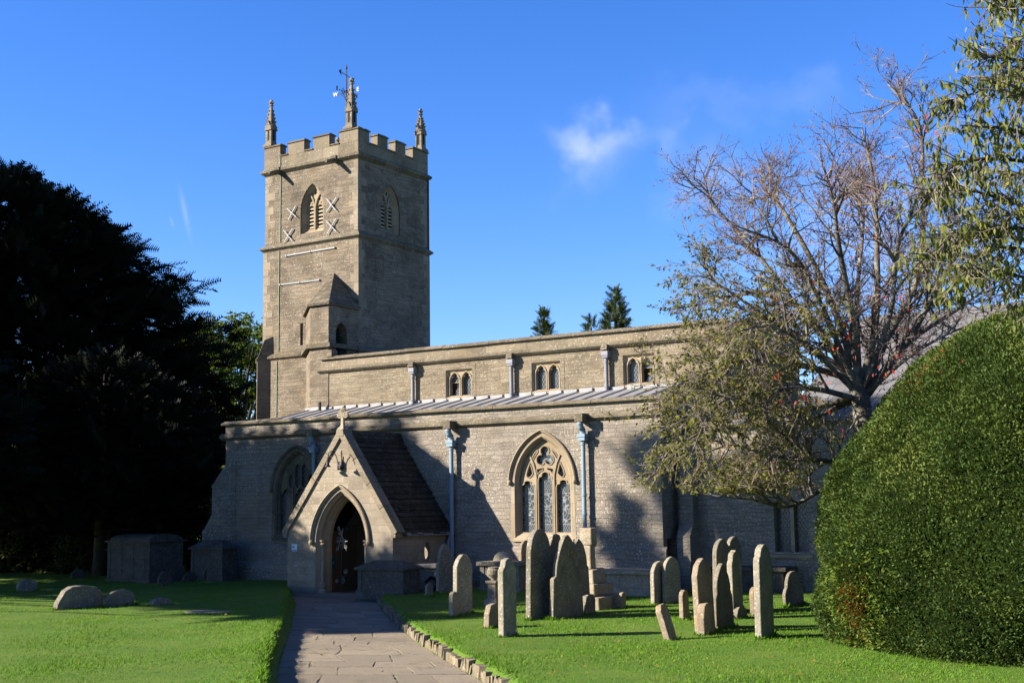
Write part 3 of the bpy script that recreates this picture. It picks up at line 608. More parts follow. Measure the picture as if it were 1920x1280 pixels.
for a, b in zip(xs[:-1], xs[1:]):
    dz = random.uniform(-.008, .008); q.ex([(AY-.12, 4.325+dz), (AY-.13, 4.37+dz), (AY+.04, 4.44+dz), (AY+.2, 4.44+dz), (AY+.37, 4.37+dz), (AY+.36, 4.325+dz)], a+.004, b-.004)
q.build('coping', M_TRIM, AIS, bevel=.01)
# raking copings at both ends of the lean-to
for x0, x1, zz in ((AX0-.10, AX0+.32, 4.96), (AX1-.25, AX1+.10, 5.02)):
    q = MB(); q.extr([(x0, AY+.38, 4.30), (x0, AY+.38, 4.44), (x0, 29.38 if x0 > -20 else 30.70, zz), (x0, 29.38 if x0 > -20 else 30.70, zz-.14)], (x1-x0, 0, 0)); q.build('coping', M_TRIM, AIS, bevel=.01)
q = MB()                                                                     # plinth in two steps, broken by the porch
for a, b in ((AX0-.1, -22.47), (-19.05, AX1+.1)):
    q = MB(); q.ex([(AY, -.4), (AY-.16, -.4), (AY-.16, .42), (AY-.07, .52), (AY-.07, .90), (AY, .98)], a, b); q.build('plinth', M_AISLE, AIS)
diag_buttress('buttress', AX0, AY, .32, [(-.3, -.4), (.62, -.4), (.62, 1.35), (.55, 1.42), (.36, 1.82), (.36, 2.55), (.40, 2.60), (.34, 2.66), (-.05, 3.28), (-.3, 3.34)], M_AISLE, AIS)
q = MB(); RX0, RX1 = AX0+.3, AX1-.22                                         # lead roof with rolls and an upstand
def rz(y): return 4.27+(y-26.73)*(4.90-4.27)/(29.38-26.73)
q.poly([(RX0, 26.72, rz(26.72)), (RX1, 26.72, rz(26.72)), (RX1, 29.395, rz(29.395)), (RX0, 29.395, rz(29.395))])
q.poly([(RX0, 29.39, 4.85), (-25.75, 29.36, 4.85), (-25.75, 29.36, 4.98), (RX0, 29.39, 4.98)])
k = 0; x = RX0+.2
while x < RX1-.1:
    q.extr([(x-.028, 26.72, rz(26.72)-.01), (x-.026, 26.72, rz(26.72)+.02), (x, 26.72, rz(26.72)+.036), (x+.026, 26.72, rz(26.72)+.02), (x+.028, 26.72, rz(26.72)-.01)], (0, 29.33-26.72, rz(29.33)-rz(26.72)))
    q.box(x-.02+.06, x+.43, 29.352, 29.392, 4.84, 4.965+random.uniform(0, .035)); x += .475
q.build('lead_roof', M_LEAD, AIS)
q = MB(); q.tube([(-25.93, 29.2, 4.85), (-25.93, 29.2, 5.12)], .045, 8); q.build('vent_pipe', M_IRON, AIS)
def hood(q, cx, hw, zs, za, o0, o1, mp, d0, d1, low, stops=True):
    a = arch(cx, hw, zs, za, None, 12, o0); b = arch(cx, hw, zs, za, None, 12, o1)
    a = [(a[0][0], low)]+a+[(a[-1][0], low)]; b = [(b[0][0], low)]+b+[(b[-1][0], low)]; c_ = [((x+y*2)/3, (z+w*2)/3) for (x, z), (y, w) in zip(a, b)]
    q.loft([[mp(*a[i], d1), mp(*a[i], d0*.35), mp(*c_[i], d0), mp(*b[i], d0*.8), mp(*b[i], d1)] for i in range(len(a))], close=True)
    if stops:
        for i in (0, -1):
            x, z = ((a[i][0]+b[i][0])/2, low)
            r = abs(b[i][0]-a[i][0])*.75; c = mp(x, z, d0*.6)
            q.lathe([(0.01, -r*1.3), (r*.7, -r), (r, -.2*r), (r*.9, r*.5), (.01, r*1.1)], c, 10)
def big_window(w, design):
    cx, hw, zs, za, z0 = w; mp = sp(AY); q = MB(); n = 12
    a0 = arch(cx, hw, zs, za, z0, n); a1 = arch(cx, hw, zs, za, z0+.06, n, -.03); a2 = arch(cx, hw, zs, za, z0+.08, n, -.045); a3 = arch(cx, hw, zs, za, z0+.14, n, -.075)
    q.loft([[mp(u, v, d) for u, v in a] for a, d in ((a0, -.004), (a1, .03), (a2, .05), (a2, .085), (a3, .125))], cap=False)
    # flat dressed margin round the opening
    mo = arch(cx, hw, zs, za, z0-.05, n, .09); mo[0] = (cx-hw-.12, z0-.05); mo[-1] = (cx+hw+.12, z0-.05)
    q.plate(mo, [a0], sp(AY-.005), .012, rim=True)
    hi = hw-.075
    def clean(poly): return poly
    lw = (2*hi-2*.075)/3/2; cs = (-2*lw-.075, 0, 2*lw+.075); holes = []
    if design == 'flowing':
        holes += [cusped(cx+cs[0], lw-.012, zs-.12, zs+.10, z0+.16), cusped(cx+cs[1], lw-.012, zs+.06, zs+.30, z0+.16), cusped(cx+cs[2], lw-.012, zs-.12, zs+.10, z0+.16)]
        tc = (cx, zs+.66); tre = []
        for i in range(60):
            th = 2*math.pi*i/60; r = .10+.165*abs(math.cos(1.5*(th-math.pi/2)))**.75; tre.append((tc[0]+r*math.cos(th), tc[1]+r*math.sin(th)))
        holes.append(tre)
        for s_ in (-1, 1):
            holes.append([(cx+s_*x, zs+z) for x, z in ((.345, .26), (.40, .20), (.46, .16), (.52, .17), (.545, .24), (.505, .36), (.43, .52), (.40, .45), (.37, .35))])
            holes.append([(cx+s_*x, zs+z) for x, z in ((.335, .60), (.39, .61), (.29, .76), (.20, .835), (.19, .80), (.26, .71))])
            holes.append([(cx+s_*x, zs+z) for x, z in ((.055, .345), (.15, .31), (.21, .24), (.25, .36), (.16, .385), (.07, .40))])
    else:
        holes += [cusped(cx+c, lw-.012, zs-.16, zs+.08, z0+.16) for c in cs]
        for c, t_ in ((-.36, .50), (-.12, .78), (.12, .78), (.36, .50)):
            holes.append([(cx+c+x, zs+z) for x, z in ((-.085, .2), (0, .1), (.085, .2), (.085, t_-.12), (0, t_), (-.085, t_-.12))])
    outer = arch(cx, hw, zs, za, z0+.14, n, -.075)
    nl = 3; zb = zs-.34; head = [p_ for p_ in outer if p_[1] > zb]; lightp = holes[:nl]; lower = []
    for lp in lightp: lower += [(lp[0][0], zb)]+lp[1:-1]+[(lp[-1][0], zb)]
    q.plate([(outer[0][0], zb)]+lower+[(outer[-1][0], zb)]+head[::-1], holes[nl:], lambda u, v, w_: mp(u, v, w_+.145), .10, rim=True)
    edges = [outer[0][0]]+[v_ for lp in lightp for v_ in (lp[0][0], lp[-1][0])]+[outer[-1][0]]
    for e0, e1 in zip(edges[0::2], edges[1::2]): q.box(e0, e1, AY+.145, AY+.245, z0+.13, zb)
    for i in (0, 1): # mullion noses
        x = cx+(cs[i]+cs[i+1])/2; q.bar([(x, z0+.14), (x, zs+.12)], .04, mp, .11, .15)
    if design == 'flowing':                                                 # raised ribs that trace the design
        for h in holes: q.bar(h,   .022, mp, .127, .147, closed=True)
        for s_ in (-1, 1): q.bar([(cx+s_*.24, zs), (cx+s_*.26, zs+.25), (cx+s_*.33, zs+.5), (cx+s_*.43, zs+.70)], .04, mp, .115, .148)
    q.m = 1; q.plate([(cx-hi-.02, z0+.1), (cx+hi+.02, z0+.1), (cx+hi+.02, za), (cx-hi-.02, za)], [], sp(AY+.225))
    q.m = 0; q.ex([(AY-.05, z0-.06), (AY-.05, z0-.02), (AY+.13, z0+.145), (AY+.13, z0-.06)], cx-hw-.06, cx+hw+.06)
    hood(q, cx, hw, zs, za, .085, .16, mp, -.075, .0, zs+.06)
    q.build('window', [M_DRESS if design == 'flowing' else M_TRIM, M_STAIN if design == 'flowing' else M_LATT], AIS)  # west window in darker stone, its shade put into the colour
big_window(W2, 'flowing'); big_window(W1, 'panel')
def pipe_aisle(x, foot):
    q = MB(); y = AY-.13
    q.m = 1; q.box(x-.11, x+.11, AY-.34, AY-.03, 3.88, 4.08); q.m = 0
    q.tube([(x, AY-.24, 3.90), (x, AY-.26, 3.84), (x, AY-.235, 3.76), (x, y-.02, 3.70), (x, y, 3.60)], .075, 12)
    q.box(x-.11, x+.11, y-.11, y+.09, 3.52, 3.60); q.box(x-.095, x+.095, y-.095, y+.085, 3.44, 3.52)
    q.tube([(x, y, 3.46), (x, y, foot)], .052, 12)
    for z in (3.40, 2.2, 1.75, .9): q.tube([(x, y, z), (x, y, z-.06)], .064, 12)
    q.build('drainpipe', [M_PIPEBLUE, M_TRIM], AIS, bevel=.006)
pipe_aisle(-23.53, 2.6); pipe_aisle(-18.93, 0); pipe_aisle(-15.10, 0)
# ---- porch
GX0, GX1, GY, GA, GE = -22.45, -19.10, 24.10, (-20.70, 3.71), 1.39
ARC = (-20.72, .80, 1.08, 2.36)
q = MB()
q.plate([(GX0, -.4), (GX1, -.4), (GX1, GE), GA, (GX0, GE)], [arch(*ARC, -.4)], sp(GY))
q.plate([(GX0, -.4), (GX1, -.4), (GX1, GE), GA, (GX0, GE)], [arch(*ARC, -.4, off=-.16)], sp(GY+.42))
EO = [(25.46+.12*math.cos(a), .86+.24*math.sin(a)) for a in [2*math.pi*i/14 for i in range(14)]]
q.plate([(GY, -.4), (AY, -.4), (AY, GE-.03), (GY, GE-.03)], [EO], ep(GX1), .32)
q.plate([(GY, -.4), (AY, -.4), (AY, GE-.03), (GY, GE-.03)], [], ep(GX0))
q.m = 1; q.box(GX0+.34, GX0+.36, GY+.42, AY-.004, -.3, 1.34); q.plate([(GY+.42, -.3), (AY-.004, -.3), (AY-.004, 1.34), (GY+.42, 1.34)], [EO], ep(GX1-.32))
q.extr([(GX0+.3, AY-.02, -.2), (GX1-.3, AY-.02, -.2), (GX1-.3, AY-.02, 1.45), (GA[0], AY-.02, 3.45), (GX0+.3, AY-.02, 1.45)], (0, .014, 0))
q.m = 2; q.box(-21.22, -19.98, AY-.06, AY-.024, -.2, 1.2); q.extr([(u, AY-.06, v) for u, v in arch(-20.6, .62, 1.2, 2.1, None, 8)], (0, .036, 0))
q.m = 3; q.box(GX0+.3, GX1-.3, GY-.12, AY-.02, -.3, -.165)
POR = q.build('porch', [M_PORCH, M_PLASTER, M_DARK, M_FLAG], CH, recalc=False)
q = MB(); n = 12
oa = [(arch(*ARC, -.2, n, o), d) for o, d in ((0, -.004), (-.03, .05), (-.075, .10), (-.075, .2), (-.10, .22), (-.16, .34), (-.16, .43))]
q.loft([[(u, GY+d, v) for u, v in a] for a, d in oa], cap=False)
for x in (-20.72-.70, -20.72+.70):                                          # shafts with moulded bases
    q.tube([(x, GY+.15, .05), (x, GY+.15, 1.1)], .05, 10); q.lathe([(.12, -.18), (.12, -.05), (.08, 0), (.105, .03), (.075, .07), (.09, .10), (.055, .13)], (x, GY+.15, 0), 12); q.lathe([(.05, 1.02), (.085, 1.07), (.06, 1.1), (.09, 1.14), (.09, 1.17)], (x, GY+.15, 0), 12)
q.build('arch_moulding', M_DRESS, POR)
q = MB(); hood(q, *ARC, .07, .15, sp(GY), -.085, 0, 1.12); q.build('hood_mould', M_DRESS, POR)
sl = (3.86-1.50)/(GX1-GA[0])
q = MB()
for sg, xe in ((1, GX1), (-1, GX0)):
    dx, dz = xe-GA[0], GE-GA[1]; L_ = math.hypot(dx, dz); ux, uz = dx/L_, dz/L_; nx_, nz_ = -uz*sg*1.0, abs(ux)
    nx_ = abs(uz)*sg; nz_ = abs(ux)
    # roof slab with stepped courses of stone tiles
    m = 17; Lr = L_+.14
    for k in range(m):
        a, b = k/m*Lr, (k+1)/m*Lr+.03; h0, h1 = .075, .10
        y = GY+.20
        while y < AY-.02:
            y1 = min(AY-.02, y+random.uniform(.16, .30)); j = random.uniform(-.010, .012); bb = b+random.uniform(-.015, .02)
            def pt(s_, h): return (GA[0]+ux*s_+nx_*h, GA[1]+uz*s_+nz_*h)
            q.ey([pt(a, .045), pt(a, h0-.02+j*.3), pt(bb, h1+j), pt(bb, .06)], y+.003, y1-.003); y = y1
q.build('porch_roof', M_TILE, POR)
q = MB(); q.ey([(GA[0]-.16, 3.64), (GA[0]+.16, 3.64), (GA[0]+.06, 3.85), (GA[0]-.06, 3.85)], GY+.3, AY-.01); q.build('ridge_tiles', M_TILE, POR)
q = MB()
for sg, xe in ((1, GX1), (-1, GX0)):
    dx, dz = xe-GA[0], GE-GA[1]; L_ = math.hypot(dx, dz); ux, uz = dx/L_, dz/L_; nx_, nz_ = abs(uz)*sg, abs(ux); ks = [-.02, .75, 1.5, 2.2, L_+.12] if sg > 0 else [-.02, .6, 1.35, 2.15, L_+.12]
    def pt(s_, h): return (GA[0]+ux*s_+nx_*h, GA[1]+uz*s_+nz_*h)
    for a, b in zip(ks[:-1], ks[1:]): q.ey([pt(a+.004, -.03), pt(a+.004, .13), pt(b-.004, .13), pt(b-.004, -.03)], GY-.055, GY+.27)
    q.box(xe-.03 if sg > 0 else xe-.12, xe+.12 if sg > 0 else xe+.03, GY-.05, GY+.26, 1.23, 1.41)
q.ey([(GA[0]-.13, 3.69), (GA[0]+.13, 3.69), (GA[0]+.10, 3.87), (GA[0]-.10, 3.87)], GY-.065, GY+.28)
q.build('gable_coping', M_ASH, POR, bevel=.012)
q = MB(); c = (GA[0], GY+.06)
q.sqlathe([(.10, 3.84), (.09, 3.90), (.05, 3.94), (.035, 4.0), (.035, 4.16)], (c[0], c[1], 0))
def loop(cx, cz, r, rr): q.tube([(cx+r*math.cos(a), c[1], cz+r*math.sin(a)) for a in [2*math.pi*i/14 for i in range(15)]], rr, 6, cap=False)
for dx, dz in ((0, .105), (-.095, -.0), (.095, 0)): loop(c[0]+dx, 4.22+dz, .062, .028)
q.tube([(c[0]-.17, c[1], 4.22), (c[0]+.17, c[1], 4.22)], .03, 6); q.tube([(c[0], c[1], 4.1), (c[0], c[1], 4.42)], .03, 6)
q.build('gable_cross', M_CROSS, POR)
q = MB(); x = GX1+.13
q.tube([(x, GY+.35, 1.30), (x, AY-.12, 1.28)], .045, 8); q.tube([(x, AY-.14, 1.28), (x+.0, AY-.16, 1.2), (x-.03, AY-.2, 1.08), (x-.05, AY-.2, .55)], .036, 8); q.build('gutter', M_PIPEGREY, POR)
q = MB()                                                                     # inner door leaf standing ajar
q.extr([(-21.62, 26.20, -.16), (-21.22, 25.60, -.16), (-21.22, 25.60, 1.95), (-21.4, 25.87, 1.8), (-21.62, 26.2, 1.25)], (.05, .034, 0))
q.build('door', M_WOOD, POR)
q = MB(); q.box(-22.7, -19.0, GY-.32, GY+.1, -.32, -.135); q.box(-21.5, -19.9, GY+.0, GY+.5, -.2, -.11); q.build('doorstep', M_FLAG, POR, bevel=.015)
# ---- chancel
q = MB(); CY = 27.2; CX0 = AX1+.004
win = [(-10.80, .85), (-10.80, 1.95), (-10.02, 1.95), (-10.02, .85)]
q.plate([(CX0, -.4), (6, -.4), (6, 3.9), (CX0, 3.9)], [win], sp(CY), .25)
q.poly([(6, CY, -.4), (6, 36, -.4), (6, 36, 4.1), (6, 33, 6.7), (6, CY, 3.9)])
CHN = q.build('chancel', M_AISLE, CH, recalc=False)
q = MB(); RX = -10.4; q.poly([(RX, CY-.18, 3.78), (6.15, CY-.18, 3.78), (6.15, 33, 6.74), (RX, 33, 6.74)]); q.poly([(RX, CY-.1, 3.70), (RX, 33, 6.70), (RX, 36, 3.70)]); q.poly([(CX0, CY+.3, 3.70), (RX, CY+.3, 3.70), (RX, 33, 3.9), (CX0, 33, 3.9)]); q.poly([(RX, 36.1, 3.98), (6.15, 36.1, 3.98), (6.15, 33, 6.74), (RX, 33, 6.74)])
q.ex([(CY-.2, 3.68), (CY-.2, 3.77), (CY+.02, 3.86), (CY+.02, 3.68)], CX0, 6.15); q.build('slate_roof', M_CHROOF, CHN)
q = MB(); q.box(-10.45, -10.37, CY+.08, CY+.2, .85, 1.95); q.ex([(CY-.06, .73), (CY-.06, .79), (CY+.2, .87), (CY+.2, .73)], -10.9, -9.92)
q.m = 1; q.box(-10.80, -10.02, CY+.21, CY+.22, .85, 1.95); q.build('window', [M_DRESS, M_LATT], CHN)
q = MB(); q.ex([(CY-.0, -.4), (CY-.5, -.4), (CY-.5, 1.2), (CY-.3, 1.5), (CY-.3, 2.6), (CY, 3.2)], -12.95, -12.62); q.build('buttress', M_AISLE, CHN)
# ------------------------------------------------------------------ small fixtures on the church
WV = thing('weather_vane', 'black iron weather vane with white W and E letters above the tower parapet', 'weather vane', (-27.8, 32.6, 13.22))
q = MB(); x, y = -27.8, 32.6
q.tube([(x, y, 13.22), (x, y, 16.5), (x, y, 17.02)], [.028, .02, .010], 8); q.lathe([(.004, 0), (.035, .05), (.02, .12), (.004, .2)], (x, y, 16.86), 8); q.lathe([(.01, -.04), (.045, 0), (.01, .04)], (x, y, 16.12), 8)
q.build('pole', M_IRON, WV)
q = MB()
for dx, dy in ((1, 0), (-1, 0), (0, 1), (0, -1)):
    q.tube([(x, y, 16.06), (x+dx*.42, y+dy*.42, 16.06)], .012, 6)
    for s_ in (1, -1): q.tube([(x+dx*(.08+.16*k/7+.045*math.sin(k*.9)), y+dy*(.08+.16*k/7+.045*math.sin(k*.9)), 16.06+s_*(.01+.11*math.sin(math.pi*k/8))) for k in range(8)], .008, 5)
    q.tube([(x, y, 15.75), (x+dx*.12, y+dy*.12, 15.93), (x+dx*.26, y+dy*.26, 16.05)], .009, 5)
q.build('cross_arms', M_IRON, WV)
def letter(ch, loc, dirv, size, mat, parent, name='letter'):
    cu = bpy.data.curves.new('letter', 'FONT'); cu.body = ch; cu.size = size; cu.extrude = .008; cu.offset = .006; cu.align_x = 'CENTER'; cu.align_y = 'CENTER'
    ob = bpy.data.objects.new('letter_curve', cu); COL.objects.link(ob); bpy.context.view_layer.update()
    me = bpy.data.meshes.new_from_object(ob); bpy.data.objects.remove(ob); bpy.data.curves.remove(cu)
    xa = Vector(dirv); za = Vector((0, 0, 1)); na = xa.cross(za)
    M = Matrix(((xa.x, za.x, na.x, loc[0]), (xa.y, za.y, na.y, loc[1]), (xa.z, za.z, na.z, loc[2]), (0, 0, 0, 1)))
    me.transform(M); me.materials.clear(); me.materials.append(mat)
    for p_ in me.polygons: p_.material_index = 0
    return link(name, me, parent)
letter('E', (x+.50, y, 16.07), (1, 0, 0), .20, M_GOLDLET, WV); letter('W', (x-.50, y, 16.07), (1, 0, 0), .20, M_GOLDLET, WV)
letter('N', (x, y+.50, 16.07), (0, 1, 0), .2, M_IRON, WV); letter('S', (x, y-.50, 16.07), (0, 1, 0), .2, M_IRON, WV)
q = MB(); d = np.array([.22, -.97, 0]); d /= np.linalg.norm(d); c = np.array([x, y, 16.66])
q.tube([c-d*.42, c+d*.40], .012, 6)
def arrow(pts, base): q.extr([tuple(base+d*a+np.array([0, 0, b])) for a, b in pts], (.012*d[1], -.012*d[0], 0))
arrow([(.56, 0), (.36, .11), (.40, 0), (.36, -.11)], c); arrow([(-.62, .10), (-.40, .015), (-.40, -.015), (-.62, -.10), (-.54, 0)], c)
q.build('arrow', M_IRON, WV)
LP = thing('wall_lamp', 'black twin swan-neck lamp with bell shades on the porch gable', 'lamp', (-20.68, GY, 2.9))
q = MB(); q.box(-20.75, -20.62, GY-.09, GY-.003, 2.87, 3.08); q.box(-20.73, -20.64, GY-.11, GY-.09, 2.89, 3.0); q.build('junction_box', M_IRON, LP, bevel=.008)
for s_ in (-1, 1):
    q = MB(); bx = -20.685+s_*.06
    q.tube([(bx, GY-.05, 2.95), (bx+s_*.015, GY-.10, 3.18), (bx+s_*.05, GY-.15, 3.30), (bx+s_*.10, GY-.20, 3.33), (bx+s_*.15, GY-.24, 3.28), (bx+s_*.165, GY-.26, 3.15), (bx+s_*.165, GY-.26, 3.06)], .011, 6)
    am = q.build('swan_neck', M_IRON, LP)
    q = MB(); q.lathe([(.012, .10), (.028, .07), (.035, .03), (.055, -.02), (.095, -.055), (.088, -.055), (.045, -.02), (.02, .03)], (bx+s_*.165, GY-.26, 3.0), 14); q.build('lamp_shade', M_IRON, LP, smooth=True)
N1 = thing('notice_board', 'small white and blue notice fixed low on the porch wall left of the arch', 'sign', (-22.22, GY, .95))
q = MB(); q.box(-22.30, -22.12, GY-.014, GY-.002, .90, 1.07); q.build('panel', M_SIGNW, N1)
q = MB(); q.box(-22.29, -22.13, GY-.017, GY-.0145, .91, .94); q.box(-22.29, -22.20, GY-.017, GY-.0145, .975, 1.03); q.build('printed_band', M_SIGNB, N1)
N2 = thing('green_notice', 'small dark green notice hung inside the porch by the door', 'sign', (-21.6, 24.62, .55))
q = MB(); q.box(-21.80, -21.62, 25.0, 25.012, .42, .72); q.build('panel', M_SIGNG, N2)
q = MB(); q.box(-21.74, -21.70, 24.995, 24.999, .55, .60); q.build('printed_mark', M_SIGNW, N2)
IG = thing('iron_gate', 'slender wrought iron gate leaf with scrollwork standing in the porch arch', 'gate', (-20.95, 24.5, -.11))
q = MB(); gx, gy = -21.08, 24.56
q.tube([(gx, gy, -.11), (gx, gy, 1.05)], .013, 6); q.tube([(gx-.2, gy-.02, .28), (gx+.22, gy+.02, .28)], .011, 6); q.build('frame', M_IRON, IG)
q = MB()
for cx_, cz, r in ((-.10, 1.18, .085), (.08, 1.14, .085), (-.04, 1.33, .075), (.02, 1.0, .07), (-.13, .95, .06), (.14, 1.0, .05), (.06, .17, .08), (.14, .40, .07), (-.14, .17, .06), (-.1, 1.45, .05)):
    q.tube([(gx+cx_+r*(1-k/16)*math.cos(k*.75+cx_*20), gy+.02*cx_, cz+r*(1-k/16)*math.sin(k*.75+cx_*20)) for k in range(14)], .008, 5)
q.tube([(gx-.18, gy, 1.12), (gx+.2, gy, 1.13)], .012, 6); q.tube([(gx-.12, gy, .9), (gx+.05, gy, 1.45)], .009, 5); q.tube([(gx+.16, gy, .9), (gx-.08, gy, 1.5)], .008, 5)
q.build('scrollwork', M_IRONLIT, IG)
# ------------------------------------------------------------------ ground, path, kerb
PL = np.array([(-22.42, 26.5), (-22.4, 24.1), (-22.2, 23.8), (-20.05, 21.62), (-15.25, 16.2), (-12.43, 12.98), (-10.62, 11.02), (-5.5, 5.4), (-1.0, .5), (3, -4)])     # left edge (top of the bank)
PR = np.array([(-19.13, 26.5), (-19.15, 24.2), (-19.5, 23.95), (-17.2, 21.4), (-14.40, 18.38), (-12.4, 16.4), (-10.44, 14.55), (-8.87, 13.13), (-3.4, 7.9), (1.2, 3.2), (5, -1)])
def Lx(y): return np.interp(y, PL[::-1, 1], PL[::-1, 0])
def Rx(y): return np.interp(y, PR[::-1, 1], PR[::-1, 0])
def hval(x, y):
    a = (x-Lx(y)); b = (Rx(y)-x); inside = (y < 26.38) & (y > -4)
    wob = .03*np.sin(3.1*x+1.7*y)+.02*np.sin(7.3*y-2.1*x)
    tl = np.clip((a+.05+wob)/.32, 0, 1); tr = np.clip((b+.10)/.16, 0, 1)
    dip = np.minimum(tl, tr)*inside
    und = .018*np.sin(.9*x+.4*y)*np.sin(.7*y-.3*x)+.012*np.sin(2.3*x-1.1*y)
    bank = .05*np.exp(-np.clip(-a-.1, 0, 9)/.9)*(a < .02)*inside
    return (und*np.clip(np.minimum(np.abs(a), np.abs(b))/1.0, .0, 1)+bank)*(1-dip)-.24*dip
def ticks(lo, hi, f0, f1, fine): 
    a = list(np.arange(f0, f1+1e-6, fine)); s_ = fine; p_ = f0
    while p_ > lo: s_ *= 1.35; p_ -= s_; a.insert(0, max(p_, lo))
    s_ = fine; p_ = f1
    while p_ < hi: s_ *= 1.35; p_ += s_; a.append(min(p_, hi))
    return np.array(a)
gx_, gy_ = ticks(-900, 900, -24, -3, .09), ticks(-900, 900, 8, 25, .09)
XX, YY = np.meshgrid(gx_, gy_, indexing='ij'); ZZ = hval(XX, YY)
nx_, ny_ = XX.shape; idx = np.arange(nx_*ny_).reshape(nx_, ny_)
quads = np.stack([idx[:-1, :-1], idx[1:, :-1], idx[1:, 1:], idx[:-1, 1:]], -1).reshape(-1, 4)
tag(mesh_np('ground', np.stack([XX, YY, ZZ], -1).reshape(-1, 3), quads, M_LAWN, smooth=True), kind='structure')
# flagstone path: rows of irregular slabs on a bed of mossy joint
FL, Tn = MB(), []
def along(t):                                                        # t 0..1 from the porch to behind the camera
    y = 24.05+(2.0-24.05)*t; return np.array([float(Lx(y+.9*0)), y]), np.array([float(Rx(y)), y])
rows = []; t = 0.0
def edgept(poly, t):
    seg = np.hypot(*np.diff(poly, axis=0).T); c = np.concatenate([[0], np.cumsum(seg)]); s_ = t*c[-1]
    return np.array([np.interp(s_, c, poly[:, 0]), np.interp(s_, c, poly[:, 1])])
ELp, ERp = PL[2:]+np.array([.12, .06]), PR[2:].copy(); ERp = ERp+np.array([-.03, -.03])
ts = [0.0]
while ts[-1] < 1: ts.append(ts[-1]+random.uniform(.013, .028))
for a, b in zip(ts[:-1], ts[1:]):
    l0, r0, l1, r1 = edgept(ELp, a), edgept(ERp, a), edgept(ELp, min(b, 1)), edgept(ERp, min(b, 1))
    us = [0.0]
    while us[-1] < 1: us.append(us[-1]+random.uniform(.16, .46))
    us[-1] = 1.0
    if len(us) > 2 and us[-1]-us[-2] < .1: us.pop(-2)
    sk = [random.uniform(-.03, .03) for _ in us]; sk[0] = sk[-1] = 0
    for i in range(len(us)-1):
        u0, u1 = us[i]+.004, us[i+1]-.004; v0, v1 = .02, .98
        cs_ = []
        for u_, v_, s_ in ((u0, v0, -sk[i]), (u1, v0, -sk[i+1]), (u1, v1, sk[i+1]), (u0, v1, sk[i])):
            u_ += s_+random.uniform(-.006, .006); v_ += random.uniform(-.03, .03)
            A_ = l0+(r0-l0)*u_; B_ = l1+(r1-l1)*u_; cs_.append(A_+(B_-A_)*v_)
        z = -.1675+random.uniform(-.0025, .0025); tn = random.random(); ring_ = []
        for k_ in range(4):
            p0, p1 = cs_[k_], cs_[(k_+1) % 4]; m_ = max(2, int(np.linalg.norm(p1-p0)/.11))
            for t_ in range(m_): ring_.append(p0+(p1-p0)*t_/m_+np.array([random.gauss(0, .007), random.gauss(0, .007)]))
        FL.add([(p_[0], p_[1], z+random.uniform(-.002, .002)) for p_ in ring_]+[(p_[0], p_[1], -.20) for p_ in ring_], [list(range(len(ring_)))]+[(k_, (k_+1) % len(ring_), len(ring_)+(k_+1) % len(ring_), len(ring_)+k_) for k_ in range(len(ring_))])
        Tn += [tn]*(len(ring_)+1)
PATH = tag(FL.build('path', M_FLAG, recalc=False), kind='structure'); at = PATH.data.attributes.new('tint', 'FLOAT', 'FACE'); at.data.foreach_set('value', Tn)
q = MB(); rl = [edgept(ELp, k/40) for k in range(41)]; rr_ = [edgept(ERp, k/40) for k in range(41)]
q.loft([[(a[0], a[1], -.1755), (b[0], b[1], -.1755)] for a, b in zip(rl, rr_)], cap=False, close=False); tag(q.build('path_bed', M_JOINT), kind='structure')
q = MB(); random.seed(3); s0 = 0.0; tot = float(np.hypot(*np.diff(ERp, axis=0).T).sum())
while s0 < tot-.3:                                                    # rough kerb stones set on edge
    ln = random.uniform(.07, .24); a, b = edgept(ERp, s0/tot), edgept(ERp, min(1, (s0+ln-.012)/tot)); d = (b-a)/np.linalg.norm(b-a); n = np.array([-d[1], d[0]])
    w0, w1 = random.uniform(-.012, .012)-.0, random.uniform(.09, .14); h = random.uniform(-.085, -.005) if s0 > 3.2 else random.uniform(-.10, -.05)
    def kp(p_, o, z): r_ = p_+n*o+np.array([random.uniform(-.02, .02), random.uniform(-.02, .02)]); return (r_[0], r_[1], z+random.uniform(-.012, .012))
    q.hexa([kp(a, w0, -.25), kp(b, w0, -.25), kp(b, w1, -.25), kp(a, w1, -.25)], [kp(a+d*.02, w0+.018, h), kp(b-d*.02, w0+.018, h), kp(b-d*.02, w1, h), kp(a+d*.02, w1, h)]); s0 += ln
tag(q.build('kerb', M_KERB, bevel=.032), kind='structure')
